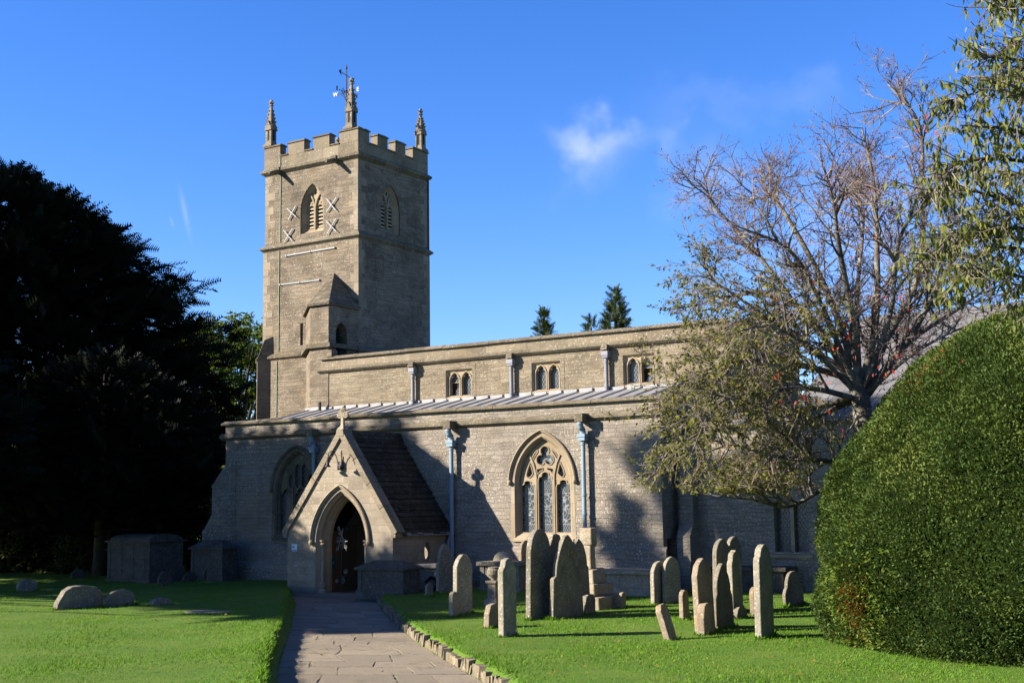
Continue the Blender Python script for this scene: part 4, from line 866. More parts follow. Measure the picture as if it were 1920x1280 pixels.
# ------------------------------------------------------------------ gravestones
def outline(shape, w, h, n=10):
    def arc(cx, cz, r, a0, a1, k=n): return [(cx+r*math.cos(R_(a0+(a1-a0)*i/k)), cz+r*math.sin(R_(a0+(a1-a0)*i/k))) for i in range(k+1)]
    if shape == 'round': r = w/2; return [(0, -.25), (w, -.25), (w, h-r)]+arc(r, h-r, r, 0, 180)[1:-1]+[(0, h-r)]
    if shape == 'low': return [(0, -.25), (w, -.25), (w, h*.45), (w*.93, h*.72), (w*.8, h*.9), (w*.6, h*.99), (w*.42, h), (w*.25, h*.96), (w*.12, h*.78), (w*.03, h*.4), (0, .1)]
    if shape == 'slope': return [(0, -.25), (w, -.25), (w, h*.72), (w*.93, h*.88), (w*.75, h*.97), (w*.5, h), (w*.3, h*.98), (w*.12, h*.88), (0, h*.5)]
    if shape == 'shoulder': r = w*.36; return [(0, -.25), (w, -.25), (w, h-r*1.35), (w*.93, h-r*1.05)]+arc(w/2, h-r, r, 5, 175)+[(w*.07, h-r*1.05), (0, h-r*1.35)]
    if shape == 'gothic': pts = arch(w/2, w*.42, h-w*.62, h, None, 7); return [(0, -.25), (w, -.25), (w, h-w*.75), (w*.93, h-w*.68)]+pts[::-1]+[(w*.07, h-w*.68), (0, h-w*.75)]
    if shape == 'cham': return [(0, -.25), (w, -.25), (w, h-w*.5), (w*.86, h-w*.22), (w*.66, h-.02), (w*.5, h), (w*.36, h-.015), (w*.16, h-w*.2), (0, h-w*.48)]
def taper(pts, w, h, k): return [(w/2+(x-w/2)*(1-k*max(z, 0)/h), z) for x, z in pts]
STONES = []
def stone(x0, x1, x2, yb, yt, shape, mat, label, t=None, w=None, leanN=0, leanE=0, tap=0.0, cat='headstone', name='headstone', group='headstones on the lawn', yaw=0, bev=.014):
    p = G(x1, yb); tt = t or max(.07, p[0]-onY(x0, yb, p[1])[0]); ww = w or (onX(x2, yb, p[0])[1]-p[1]); hh = onX((x1+x2)/2, yt, p[0])[2]
    pts = taper(outline(shape, ww, hh), ww, hh, tap); bm = MB(); k = random.Random(int(x1*7))
    pts = [(u+k.uniform(-.011, .011), v+k.uniform(-.011, .011)) for u, v in pts]
    bm.extr([(0, u-ww/2, v) for u, v in pts], (-tt, 0, 0))
    o = bm.build(name, mat, bevel=min(bev, tt*.3)); o.location = (p[0], p[1]+ww/2, 0); o.rotation_euler = (R_(leanN+k.uniform(-1.6, 1.6)), R_(leanE+k.uniform(-1.8, 1.8)), R_(yaw+k.uniform(-4, 4))); STONES.append((p[0]-tt/2, p[1]+ww/2, tt, ww))
    tag(o, label, cat, group); return o
g1, g2, g3 = M_GR1, M_GR2, M_GR3
stone(853, 858, 886, 1151, 1038, 'cham', g1, 'pale lichened headstone with sloping shoulders, tallest beside the path', t=.10)
stone(841, 848.6, 860, 1153.6, 1108, 'round', g1, 'small round-topped footstone touching the headstone nearest the porch')
stone(908, 917, 937, 1177, 1131, 'slope', g2, 'short brown stone leaning towards the slim grey headstone beside the path', leanN=-9, leanE=0, t=.11)
stone(935, 944, 969.6, 1196, 1045, 'shoulder', g1, 'slim upright grey headstone standing nearest the kerbed path edge', t=.10)
stone(986, 992.5, 1043, 1164, 990, 'round', g3, 'tallest headstone of the tight row below the big window, its lit edge speckled', t=.10, tap=.24, leanN=-1.5, group='tight row of tall headstones')
stone(1025, 1028, 1060, 1155, 999, 'shoulder', g3, 'second headstone of the tight row, narrow and set just behind its neighbours', group='tight row of tall headstones', t=.08, tap=.1)
stone(1037, 1038.5, 1094, 1163, 1000, 'gothic', g3, 'third headstone of the tight row, broad with a pointed top', t=.09, tap=.30, group='tight row of tall headstones')
stone(1068, 1072, 1109, 1154, 1009, 'gothic', g3, 'rightmost headstone of the tight row, dark and set back by the stone shaft', t=.08, tap=.2, group='tight row of tall headstones')
stone(1094, 1098, 1117, 1154, 1113, 'slope', g3, 'low dark stump of a stone at the right foot of the tight row', t=.12, group='low footstones')
stone(1161.5, 1166, 1174, 1140, 1109, 'round', g2, 'tiny footstone alone on the grass right of the stepped shaft', t=.07, group='low footstones')
stone(1221.6, 1228, 1252, 1131, 1051, 'round', g1, 'left half of the pale twin headstones with rounded tops', t=.09, w=.60, group='twin headstones')
stone(1246, 1250.5, 1276, 1130, 1043, 'round', g1, 'right half of the pale twin headstones, slightly taller', t=.08, w=.62, group='twin headstones')
stone(1247, 1256, 1266, 1198, 1128, 'round', g2, 'narrow footstone tilting steeply to the left in the foreground grass', t=.10, leanE=-17, leanN=6, w=.24, group='low footstones')
stone(1275, 1282, 1293, 1164, 1105, 'shoulder', g2, 'small pinkish footstone with a notched top, behind the tilting stone', t=.08, group='low footstones')
stone(1305, 1314, 1342, 1187, 1046, 'cham', g2, 'headstone with a mossy cap at the left of the right-hand cluster', t=.10, leanE=-2.5)
stone(1340, 1344, 1379, 1180, 1055, 'gothic', g3, 'dark headstone with a pointed head in the middle of the right-hand cluster', t=.08, w=.70, tap=.2)
stone(1308, 1320, 1344, 1189, 1129.5, 'slope', g2, 'low rounded footstone in front of the mossy-capped headstone', t=.12, group='low footstones', leanE=-3)
stone(1338.6, 1346, 1370, 1150, 1009, 'round', g3, 'tall round-headed headstone with an orange-lichened edge, behind the cluster', t=.09)
stone(1365, 1369.5, 1393, 1146, 1005, 'round', g3, 'farthest tall round-headed headstone, partly behind the orange-edged one', t=.08)
stone(1366, 1376, 1396, 1160, 1031, 'shoulder', g1, 'narrow upright headstone with a bright pink-grey edge in the right-hand cluster', t=.10)
stone(1378, 1383, 1402, 1161, 1137, 'low', g3, 'stubby dark stone at the foot of the pink-grey-edged headstone', t=.10, w=.4, group='low footstones')
stone(1407, 1415, 1427, 1152, 1100, 'round', g2, 'small mossy-topped stone half behind the slender tall headstone', t=.09, w=.26, group='low footstones')
stone(1417, 1428, 1453, 1201, 1020, 'shoulder', g1, 'slender tall headstone with an orange and white lichened edge, nearest the clipped yew', t=.10)
stone(1473, 1476.5, 1513, 1138, 1069, 'shoulder', g3, 'wide dark headstone in the shade beside the clipped yew', t=.07, w=.85)
stone(101, 107, 195, 1144, 1098, 'low', g3, 'sunken broad gravestone leaning back on the left lawn, larger of the two', t=.14, w=1.15, leanE=7, leanN=-3, group='sunken stones on the left lawn')
stone(193, 197, 255, 1138, 1105, 'low', g3, 'smaller sunken gravestone just behind the larger one on the left lawn', t=.09, w=.8, leanE=5, group='sunken stones on the left lawn')
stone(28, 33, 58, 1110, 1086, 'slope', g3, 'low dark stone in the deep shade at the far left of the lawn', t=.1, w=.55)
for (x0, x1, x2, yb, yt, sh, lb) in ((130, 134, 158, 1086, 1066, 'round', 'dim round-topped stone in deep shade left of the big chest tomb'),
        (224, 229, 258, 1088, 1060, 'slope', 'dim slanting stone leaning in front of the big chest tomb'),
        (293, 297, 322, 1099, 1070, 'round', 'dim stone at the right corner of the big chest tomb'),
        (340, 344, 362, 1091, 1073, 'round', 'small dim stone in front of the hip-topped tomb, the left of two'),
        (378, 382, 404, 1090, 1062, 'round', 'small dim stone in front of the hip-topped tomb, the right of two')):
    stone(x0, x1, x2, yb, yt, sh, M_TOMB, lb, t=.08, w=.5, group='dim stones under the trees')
stone(283, 288, 330, 1137, 1120, 'low', g3, 'low half-buried stone at the edge of the shade on the left lawn', t=.16, w=.5)
stone(975, 979, 999, 1103, 1012, 'round', g2, 'dark reddish headstone against the wall below the big window', t=.08, w=.5)
stone(818, 823, 852, 1113, 1018, 'gothic', g3, 'tall shaded headstone standing by the blue drainpipe next to the porch', t=.09, w=.62, tap=.1)
stone(798, 801, 812, 1118, 1092, 'round', g3, 'small dark footstone in the shade in front of the panelled tomb', t=.07, w=.22, group='low footstones')
stone(1434, 1437, 1449, 1104, 1053, 'shoulder', g3, 'dim narrow headstone in the shade near the two-light window', t=.08, w=.34)
def flat_slab(px, py, lx, ly, label):
    p = G(px, py); q = MB(); q.box(-lx/2, lx/2, -ly/2, ly/2, -.03, .035); o = q.build('grave_slab', M_GR1, bevel=.01); o.location = p; o.rotation_euler = (0, 0, .12); tag(o, label, 'grave slab')
flat_slab(395, 1148, .9, .45, 'flat pale slab lying in the grass at the shade edge left of the path')
URN = thing('stone_urn', 'small dark urn on a pedestal behind the slim headstone near the path', 'urn', tuple(G(927, 1136)))
c = G(927, 1136); q = MB(); q.sqlathe([(.15, -.1), (.15, .12), (.10, .16), (.09, .42), (.13, .46), (.13, .5)], tuple(c)); q.build('pedestal', g3, URN, bevel=.01)
q = MB(); q.lathe([(.05, .5), (.06, .54), (.13, .62), (.14, .70), (.11, .74), (.12, .76), (.02, .77)], tuple(c), 16); q.build('bowl', g3, URN)
# stepped churchyard cross, only the shaft left
c = G(1109, 1142); c[0] -= .28; c[1] += .40
CR = thing('churchyard_cross', 'broken medieval cross shaft on three square stone steps below the drainpipe', 'cross', (c[0], c[1], 0))
def rough(name, hx, hy, z0, z1, tp=0.0, seed=1):
    k = random.Random(seed); q = MB(); b = [(c[0]+sx_*hx+k.uniform(-.02, .02), c[1]+sy_*hy+k.uniform(-.02, .02), z0) for sx_, sy_ in ((-1, -1), (1, -1), (1, 1), (-1, 1))]
    q.hexa(b, [(c[0]+(p[0]-c[0])*(1-tp), c[1]+(p[1]-c[1])*(1-tp), z1+k.uniform(-.02, .02)) for p in b]); return q.build(name, M_CROSS, CR, bevel=.025)
rough('bottom_step', .50, .50, -.1, .24, .03, 1); rough('middle_step', .35, .35, .24, .46, .03, 2); rough('top_step', .27, .27, .46, .73, .12, 3); rough('shaft', .135, .11, .73, 1.18, .06, 4); rough('shaft_block', .13, .12, 1.18, 1.5, .03, 5)
# chest tombs
def tomb(name, label, x0, y0, x1, y1, h, top, mat, slab=.09, over=.08, panels=2):
    T = thing(name, label, 'tomb', ((x0+x1)/2, (y0+y1)/2, 0), 'chest tombs round the church')
    q = MB(); q.box(x0, x1, y0, y1, -.15, h-slab)
    for a in (x0, x1-.09):
        q.box(a-.012, a+.09+.012, y0-.02, y0-.002, 0, h-slab)
    for k in range(panels):
        w = (x1-x0-.3)/panels; a = x0+.15+k*w; q.box(a+.03, a+w-.03, y0-.012, y0-.002, .15, h-slab-.1)
    q.box(x0-.05, x1+.05, y0-.05, y1+.05, -.15, .08); q.build('chest', mat, T, bevel=.008)
    q = MB(); o = over
    if top == 'hip': q.box(x0-o, x1+o, y0-o, y1+o, h-slab, h-slab+.05); q.hexa([(x0-o, y0-o, h-slab+.05), (x1+o, y0-o, h-slab+.05), (x1+o, y1+o, h-slab+.05), (x0-o, y1+o, h-slab+.05)], [(x0+.25, (y0+y1)/2-.05, h+.12), (x1-.25, (y0+y1)/2-.05, h+.12), (x1-.25, (y0+y1)/2+.05, h+.12), (x0+.25, (y0+y1)/2+.05, h+.12)])
    elif top == 'coved':
        n = 8; q.box(x0-o, x1+o, y0-o, y1+o, h-slab, h-slab+.05); q.ex([(y0-o+.03, h-slab+.05)]+[((y0+y1)/2-(y1-y0)/2*math.cos(math.pi*i/n), h-slab+.05+.17*math.sin(math.pi*i/n)) for i in range(n+1)]+[(y1+o-.03, h-slab+.05)], x0+.02, x1-.02)
    else: q.box(x0-o, x1+o, y0-o, y1+o, h-slab, h)
    q.build('slab', mat, T, bevel=.012); return T
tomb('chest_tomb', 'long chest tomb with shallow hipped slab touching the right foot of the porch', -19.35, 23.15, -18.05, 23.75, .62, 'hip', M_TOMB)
T2 = tomb('chest_tomb', 'panelled chest tomb with flat top in the angle between porch and aisle', -18.6, 24.35, -17.55, 24.95, .62, 'flat', g1)
q = MB(); q.extr([(-18.0+u, 24.325, .1+v) for u, v in arch(0, .16, .12, .30, 0, 6)], (0, -.012, 0)); q.build('sunk_arch', g3, T2)
T3 = tomb('chest_tomb', 'chest tomb with a half-round carved crest below the wall left of the big window', -17.2, 25.0, -16.15, 25.6, .66, 'flat', g3)
q = MB(); q.extr([(-16.75+.24*math.cos(a), 25.2, .66+.22*math.sin(a)) for a in [math.pi*i/10 for i in range(11)]], (0, .12, 0)); q.build('crest', g1, T3, bevel=.015)
tomb('table_tomb', 'low table tomb in the shade at the right end of the aisle wall', -14.0, 25.0, -12.65, 25.7, .52, 'flat', g1, slab=.08, over=.12, panels=3)
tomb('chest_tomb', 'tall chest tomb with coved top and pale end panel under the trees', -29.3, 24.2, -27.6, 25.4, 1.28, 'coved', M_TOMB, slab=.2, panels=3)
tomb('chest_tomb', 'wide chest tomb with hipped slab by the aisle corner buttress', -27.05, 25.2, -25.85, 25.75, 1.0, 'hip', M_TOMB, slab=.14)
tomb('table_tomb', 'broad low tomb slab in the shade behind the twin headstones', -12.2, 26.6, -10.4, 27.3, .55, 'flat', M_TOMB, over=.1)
WR = thing('grave_wreath', 'dark round wreath leaning on the panelled tomb', 'wreath', (-17.95, 24.1, .1))
q = MB()
for k in range(26):
    a = 2*math.pi*k/26; r = .13+random.uniform(-.02, .02); p_ = (-17.95+r*math.cos(a), 24.1+random.uniform(-.03, .03), .18+r*math.sin(a))
    q.tube([p_, (p_[0]+.06*math.cos(a+1.2), p_[1]-.04, p_[2]+.06*math.sin(a+1.2))], [.035, .008], 5)
q.build('leaves', M_CONI, WR)
# fallen leaves and a bird
LEAFPX = [(992, 1212), (1098, 1254), (1276, 1190), (1494, 1210), (1480, 1222), (972, 1229), (1185, 1235), (1340, 1231), (1055, 1237), (1028, 1269), (1232, 1254), (1533, 1276), (1055, 1171), (1160, 1203), (1525, 1245), (1080, 1246), (240, 1220), (118, 1262), (355, 1165), (300, 1214), (60, 1238), (1500, 1268), (1300, 1243), (1408, 1262), (660, 1196), (700, 1250), (612, 1222), (1192, 1205), (1445, 1238)]
lr = random.Random(9)
LEAFPX += [(lr.uniform(900, 1900), lr.uniform(1170, 1278)) for _ in range(16)]+[(lr.uniform(10, 480), lr.uniform(1150, 1275)) for _ in range(9)]+[(lr.uniform(580, 860), lr.uniform(1190, 1270)) for _ in range(6)]
for k, (x_, y_) in enumerate(LEAFPX):
    p = G(x_, y_, 0.0 if not (520 < x_ < 900) else -.16); s_ = random.uniform(.035, .075); q = MB()
    q.add([(a*s_-s_/2, b*s_, cc_*s_+.012) for a, b, cc_ in ((0, 0, .1), (.3, .26, .0), (.7, .22, .12), (1.05, 0, .2), (.7, -.24, .05), (.3, -.26, .15), (.5, 0, .02))], [(0, 6, 1), (1, 6, 2), (2, 6, 3), (3, 6, 4), (4, 6, 5), (5, 6, 0)])
    o = q.build('fallen_leaf', M_BROWNLEAF); o.location = (p[0], p[1], p[2]+float(hval(p[0], p[1]) if p[2] == 0 else 0)+.03); o.rotation_euler = (random.uniform(-.5, .5), random.uniform(-.5, .5), random.uniform(0, 6.3))
    at = o.data.attributes.new('tint', 'FLOAT', 'FACE'); at.data.foreach_set('value', [random.random()]*6)
    tag(o, 'small curled brown leaf fallen on the mown grass or the path', 'leaf', 'fallen leaves')
b0 = P(403, 545, 60); BD = thing('bird', 'tiny dark bird flying in the sky left of the tower', 'bird', tuple(b0))
q = MB(); dv = RT*.9-np.array([0, 0, .35])
q.tube([b0-dv*.16, b0-dv*.08, b0+dv*.02, b0+dv*.13, b0+dv*.17], [.004, .035, .045, .03, .008], 8); q.build('body', M_IRON, BD)
for s_ in (-1, 1):
    q = MB(); wv_ = np.array([0, 0, 1.0])*.22*(.3 if s_ < 0 else -.1)+FW*s_*.22
    q.extr([tuple(b0+dv*.07), tuple(b0-dv*.05), tuple(b0+wv_-dv*.08)], (0, 0, .008)); q.build('wing', M_IRON, BD)
# ------------------------------------------------------------------ grass
def grass():
    pts = []
    for (x0, x1, y0, y1, dens) in ((-34, -2, 7, 28, 900),):
        n = int((x1-x0)*(y1-y0)*dens); p = np.stack([RNG.uniform(x0, x1, n), RNG.uniform(y0, y1, n)], 1)
        dist = np.hypot(p[:, 0], p[:, 1]); ang = np.degrees(np.arctan2(-p[:, 0], p[:, 1]))-math.degrees(YAW)
        keep = (np.abs(ang) < 29) & (RNG.random(n) < np.clip((19/dist)**2.0, .12, 1))
        a = p[:, 0]-Lx(p[:, 1]); b = Rx(p[:, 1])-p[:, 0]
        keep &= ~((a > .06) & (b > -.09) & (p[:, 1] < 24.4)); keep &= p[:, 1] < 26.2
        keep &= ~((p[:, 0] > GX0) & (p[:, 0] < GX1) & (p[:, 1] > GY))
        pts.append(p[keep])
    nb = sum(len(q_) for q_ in pts)
    for sx_, sy_, st_, sw_ in STONES:                                   # longer tufts left by the mower round each stone
        k_ = int(260*(st_+sw_)); a_ = RNG.random(k_); side = RNG.integers(0, 4, k_); ex_ = st_/2+np.abs(RNG.normal(size=k_))*.035; ey_ = sw_/2+np.abs(RNG.normal(size=k_))*.035
        px_ = np.where(side < 2, np.where(side == 0, ex_, -ex_), (a_-.5)*st_*1.3); py_ = np.where(side < 2, (a_-.5)*sw_*1.2, np.where(side == 2, ey_, -ey_)); pts.append(np.stack([sx_+px_, sy_+py_], 1))
    p = np.concatenate(pts); n = len(p); d = RNG.normal(size=(n, 3))*[.5, .5, .15]+[0, 0, 1.0]; d[:, :2] += .25
    h = RNG.uniform(.018, .040, n)*(1+.35*np.sin(1.7*p[:, 0]+.6*p[:, 1])*np.sin(1.3*p[:, 1]))
    edge = np.exp(-np.clip(np.minimum(np.abs(p[:, 0]-Lx(p[:, 1])), np.abs(Rx(p[:, 1])-p[:, 0])), 0, 9)/.12); h *= 1+1.0*edge; h[nb:] *= RNG.uniform(1.2, 2.6, n-nb)
    M = frames(d, None, h); T = np.stack([p[:, 0], p[:, 1], hval(p[:, 0], p[:, 1])-.004], 1)
    tn = np.clip(.45+.2*RNG.normal(size=n)+.13*np.sin(.8*p[:, 0])*np.sin(.9*p[:, 1]+1)+.12*np.sin(2.9*p[:, 0]+1.3*p[:, 1])*np.sin(2.3*p[:, 1]-p[:, 0]), 0, 1)
    tv = [(0, -.11, 0), (0, .11, 0), (.62, .08, .10), (1, 0, .28), (.62, -.08, .10)]
    return scatter('grass', tv, [(0, 1, 2), (0, 2, 4), (4, 2, 3)], M, T, M_GRASS, None, tn)
tag(grass(), kind='stuff')
# ------------------------------------------------------------------ clipped yew
YC = np.array([-3.0, 20.0]); YPROF = np.array([(3.80, -.1), (3.92, .25), (4.02, .75), (3.93, 1.4), (3.75, 1.9), (3.36, 2.75), (2.82, 3.52), (2.16, 4.13), (1.48, 4.52), (.85, 4.72), (.02, 4.82)])
yl = np.concatenate([[0], np.cumsum(np.hypot(*np.diff(YPROF, axis=0).T))])
def ysurf(th, s_):
    r = np.interp(s_, yl, YPROF[:, 0]); z = np.interp(s_, yl, YPROF[:, 1])
    lump = 1+.024*np.sin(5*th+1.1*z)+.020*np.sin(9*th-2.3*z)+.012*np.sin(26*th+5*z)*np.sin(7*z-3*th)+.008*np.sin(41*th-8*z)*np.sin(13*z+9*th)+.012*np.sin(3.1*z+2*th)+.008*np.sin(17*th+4*z)
    return np.stack([YC[0]+r*lump*np.cos(th), YC[1]+r*lump*np.sin(th), z], -1)
YW = thing('clipped_yew', 'huge clipped dome of dark green yew with a rusty patch low on its near side', 'topiary', (YC[0], YC[1], 0))
th = np.linspace(0, 2*np.pi, 241)[:-1]; ss = np.linspace(0, yl[-1], 80)
TH, SS = np.meshgrid(th, ss, indexing='ij'); Vc = ysurf(TH, SS); ctr = np.array([YC[0], YC[1], 1.8]); Vc = ctr+(Vc-ctr)*.955
ix = np.arange(240*80).reshape(240, 80); nx2 = np.roll(ix, -1, 0)
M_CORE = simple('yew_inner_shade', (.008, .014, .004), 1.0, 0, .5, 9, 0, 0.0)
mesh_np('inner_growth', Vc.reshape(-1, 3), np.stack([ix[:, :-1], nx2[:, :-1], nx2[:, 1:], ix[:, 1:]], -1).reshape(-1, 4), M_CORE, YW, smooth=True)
def ysample(n, lo=0.0, hi=1.0):
    out_t, out_s = [], []
    w = np.interp(np.linspace(lo*yl[-1], hi*yl[-1], 400), yl, YPROF[:, 0]); cdf = np.cumsum(w); cdf /= cdf[-1]
    s_ = np.interp(RNG.random(n), cdf, np.linspace(lo*yl[-1], hi*yl[-1], 400)); t = RNG.uniform(0, 2*np.pi, n); return t, s_
def ynormal(t, s_):
    e = 1e-3; a = ysurf(t, s_); b = ysurf(t+e, s_)-a; c_ = ysurf(t, np.minimum(s_+e*4, yl[-1]-1e-4))-ysurf(t, np.minimum(s_, yl[-1]-5e-3)); n_ = np.cross(b, c_); n_ /= np.linalg.norm(n_, axis=1, keepdims=True)+1e-9
    return a, n_
n = 330000; t_, s_ = ysample(n)
front = np.cos(t_-math.atan2(-YC[1], -YC[0])); kp_ = RNG.random(n) < np.where(front > -.15, 1.0, .3); t_, s_ = t_[kp_], s_[kp_]
zq = np.interp(s_, yl, YPROF[:, 1]); hol = np.sin(13*t_+2.2*zq+1.7*np.sin(3*zq))*np.sin(6.1*zq-7*t_+1.1*np.sin(9*t_))+.5*np.sin(31*t_+9*zq)*np.sin(17*zq-11*t_)
kp_ = (hol < 1.15+.2*RNG.normal(size=len(hol))); t_, s_ = t_[kp_], s_[kp_]; n = len(t_)
a, nn = ynormal(t_, s_)
hole = .5+.5*np.sin(11*t_+3*a[:, 2])*np.sin(7*a[:, 2]-5*t_)+.35*RNG.normal(size=n)
dep = -np.abs(RNG.normal(size=n))*.04+.02+.05*(hole-.5); tw = RNG.random(n) < .03; dep = dep+tw*RNG.uniform(0, .07, n)
d = nn*.8+randdir(n)*.75+np.array([0, 0, .18]); T = a+nn*dep[:, None]
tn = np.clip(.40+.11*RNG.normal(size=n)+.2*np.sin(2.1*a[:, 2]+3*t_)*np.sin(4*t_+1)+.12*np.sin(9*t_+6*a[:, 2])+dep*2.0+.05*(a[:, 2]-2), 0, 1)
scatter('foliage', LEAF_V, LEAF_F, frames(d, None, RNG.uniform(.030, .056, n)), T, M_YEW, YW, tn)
for (px_, py_, sx_, sz_, n_, mt, nm) in ((1636, 1140, .12, .22, 420, M_RUST, 'rusty_shoots'), (1622, 1128, .34, .36, 2200, M_YEWNEW, 'fresh_shoots'), (1700, 690, .45, .22, 120, M_RUST, 'rusty_shoots')):
    g0 = P(px_, py_, 17.0); t0 = math.atan2(g0[1]-YC[1], g0[0]-YC[0]); z0 = g0[2] if py_ > 900 else 3.75
    if py_ < 900: t0 -= .25
    t_ = t0+RNG.normal(size=n_)*sx_/4; zz = z0+RNG.normal(size=n_)*sz_; s_ = np.interp(np.clip(zz, .1, 4.6), YPROF[:, 1], yl); a, nn = ynormal(t_, s_)
    scatter(nm, LEAF_V, LEAF_F, frames(nn+randdir(n_)*.8, None, RNG.uniform(.03, .065, n_)), a+nn*RNG.uniform(.0, .05, n_)[:, None], mt, YW, RNG.random(n_))
# ------------------------------------------------------------------ trees
def cat_rom(pts, k=6):
    pts = [np.array(p, float) for p in pts]; pts = [2*pts[0]-pts[1]]+pts+[2*pts[-1]-pts[-2]]; out = []
    for i in range(1, len(pts)-2):
        p0, p1, p2, p3 = pts[i-1:i+3]
        for j in range(k):
            t = j/k; out.append(.5*((2*p1)+(p2-p0)*t+(2*p0-5*p1+4*p2-p3)*t*t+(3*p1-p0-3*p2+p3)*t**3))
    out.append(pts[-2]); return out
def rnd3(r, s): return np.array([r.gauss(0, s), r.gauss(0, s), r.gauss(0, s)])
def perp_turn(r, d, ang):
    v = rnd3(r, 1); v -= d*v.dot(d); v /= np.linalg.norm(v)+1e-9; return d*math.cos(ang)+v*math.sin(ang)
def grow(mb, r, p, d, L, r0, up, n=4, sides=4, jit=.16, zmin=1.85):
    pts = [p]; d = d/np.linalg.norm(d)
    for i in range(n):
        d = d+rnd3(r, jit)+np.array([0, 0, up]); 
        if pts[-1][2] < zmin+.35: d[2] = abs(d[2])+.1
        d /= np.linalg.norm(d); pts.append(pts[-1]+d*L/n)
    mb.tube(pts, [r0*(1-.75*i/n) for i in range(n+1)], sides, cap=False); return pts
# the half-bare berry tree behind the yew
BT = thing('berry_tree', 'spreading half-bare tree with lichened limbs, thin twigs and a few red leaves', 'tree', tuple(G(1650, 1165)))
r = random.Random(11); D0 = 21.5
tr, tw, lf, bd, rd, CARR = MB(), MB(), [], [], [], []
fork = P(1612, 742, D0)
base = np.array([*P(1668, 1100, D0)[:2], -.2])
tr.tube(cat_rom([base, P(1650, 1000, D0), P(1628, 860, D0), fork, P(1600, 690, D0)], 5), [.22-.004*i for i in range(21)], 12)
LIMBS = [ # pixel polyline, depth at the tip, radius, leafiness, red
 ([(1612, 750), (1560, 650), (1490, 560), (1405, 455), (1345, 385), (1310, 335)], 22.5, .065, .0), ([(1612, 742), (1580, 630), (1530, 505), (1475, 405), (1432, 360), (1425, 315)], 24.5, .08, 0),
 ([(1608, 735), (1598, 610), (1572, 460), (1558, 370), (1545, 310)], 20, .075, 0), ([(1612, 740), (1640, 610), (1652, 455), (1642, 330), (1625, 235)], 22, .08, 0),
 ([(1612, 750), (1665, 640), (1722, 505), (1738, 350), (1705, 230), (1668, 160)], 23, .085, 0), ([(1615, 752), (1690, 640), (1765, 520), (1830, 380), (1850, 260)], 21, .08, 0),
 ([(1612, 752), (1700, 650), (1800, 570), (1905, 500)], 23.5, .07, 0), ([(1640, 980), (1600, 880), (1560, 858), (1500, 866), (1440, 846), (1380, 838), (1310, 845)], 19.0, .065, .5),
 ([(1603, 712), (1510, 682), (1405, 684), (1310, 704), (1215, 768)], 20.0, .065, 1), ([(1600, 705), (1490, 622), (1390, 560), (1305, 505)], 21.5, .06, .8),
 ([(1606, 745), (1505, 762), (1405, 782), (1310, 815), (1240, 856)], 21.5, .06, 1), ([(1632, 930), (1555, 905), (1485, 942), (1405, 945), (1345, 930)], 20.5, .05, 1),
 ([(1603, 715), (1500, 592), (1420, 545), (1350, 560), (1275, 575)], 23.5, .06, 1), ([(1606, 748), (1520, 720), (1420, 735), (1335, 765), (1295, 870)], 18.8, .055, 1),
 ([(1608, 745), (1500, 800), (1420, 880), (1380, 930)], 23.0, .05, 1), ([(1612, 742), (1540, 560), (1480, 470), (1380, 440)], 19.5, .06, 0), ([(1612, 742), (1610, 560), (1620, 430), (1590, 330)], 24.5, .06, 0),
 ([(1612, 745), (1660, 580), (1690, 430), (1790, 330)], 19.8, .06, 0), ([(1605, 735), (1520, 640), (1440, 600), (1370, 640)], 19.2, .05, .7), ([(1612, 750), (1680, 690), (1760, 640), (1850, 600)], 20.2, .05, 0)]
for poly, D1, r0, leafy in LIMBS:
    kk = len(poly); pts = cat_rom([P(x, y, D0+(D1-D0)*i/(kk-1))+(rnd3(r, .06) if i else 0) for i, (x, y) in enumerate(poly)], 5)
    m_ = len(pts); tr.tube(pts, [r0*(1-.86*i/(m_-1)) for i in range(m_)], 7)
    L0 = sum(np.linalg.norm(b-a) for a, b in zip(pts[:-1], pts[1:]))
    CARR.append((pts, leafy, .16))
    for c1 in range(int(1.9*L0)):
        f = .12+.8*r.random(); i = min(int(f*(m_-1)), m_-2); d = pts[i+1]-pts[i]; d /= np.linalg.norm(d)
        q1 = grow(tr, r, pts[i], perp_turn(r, d, r.uniform(.4, .95)), r.uniform(.8, 1.6)*(1.2-.75*f), .026*(1.25-.5*f), .05 if leafy < .4 else -.01, 7, 5, .12); CARR.append((q1, leafy, .1))
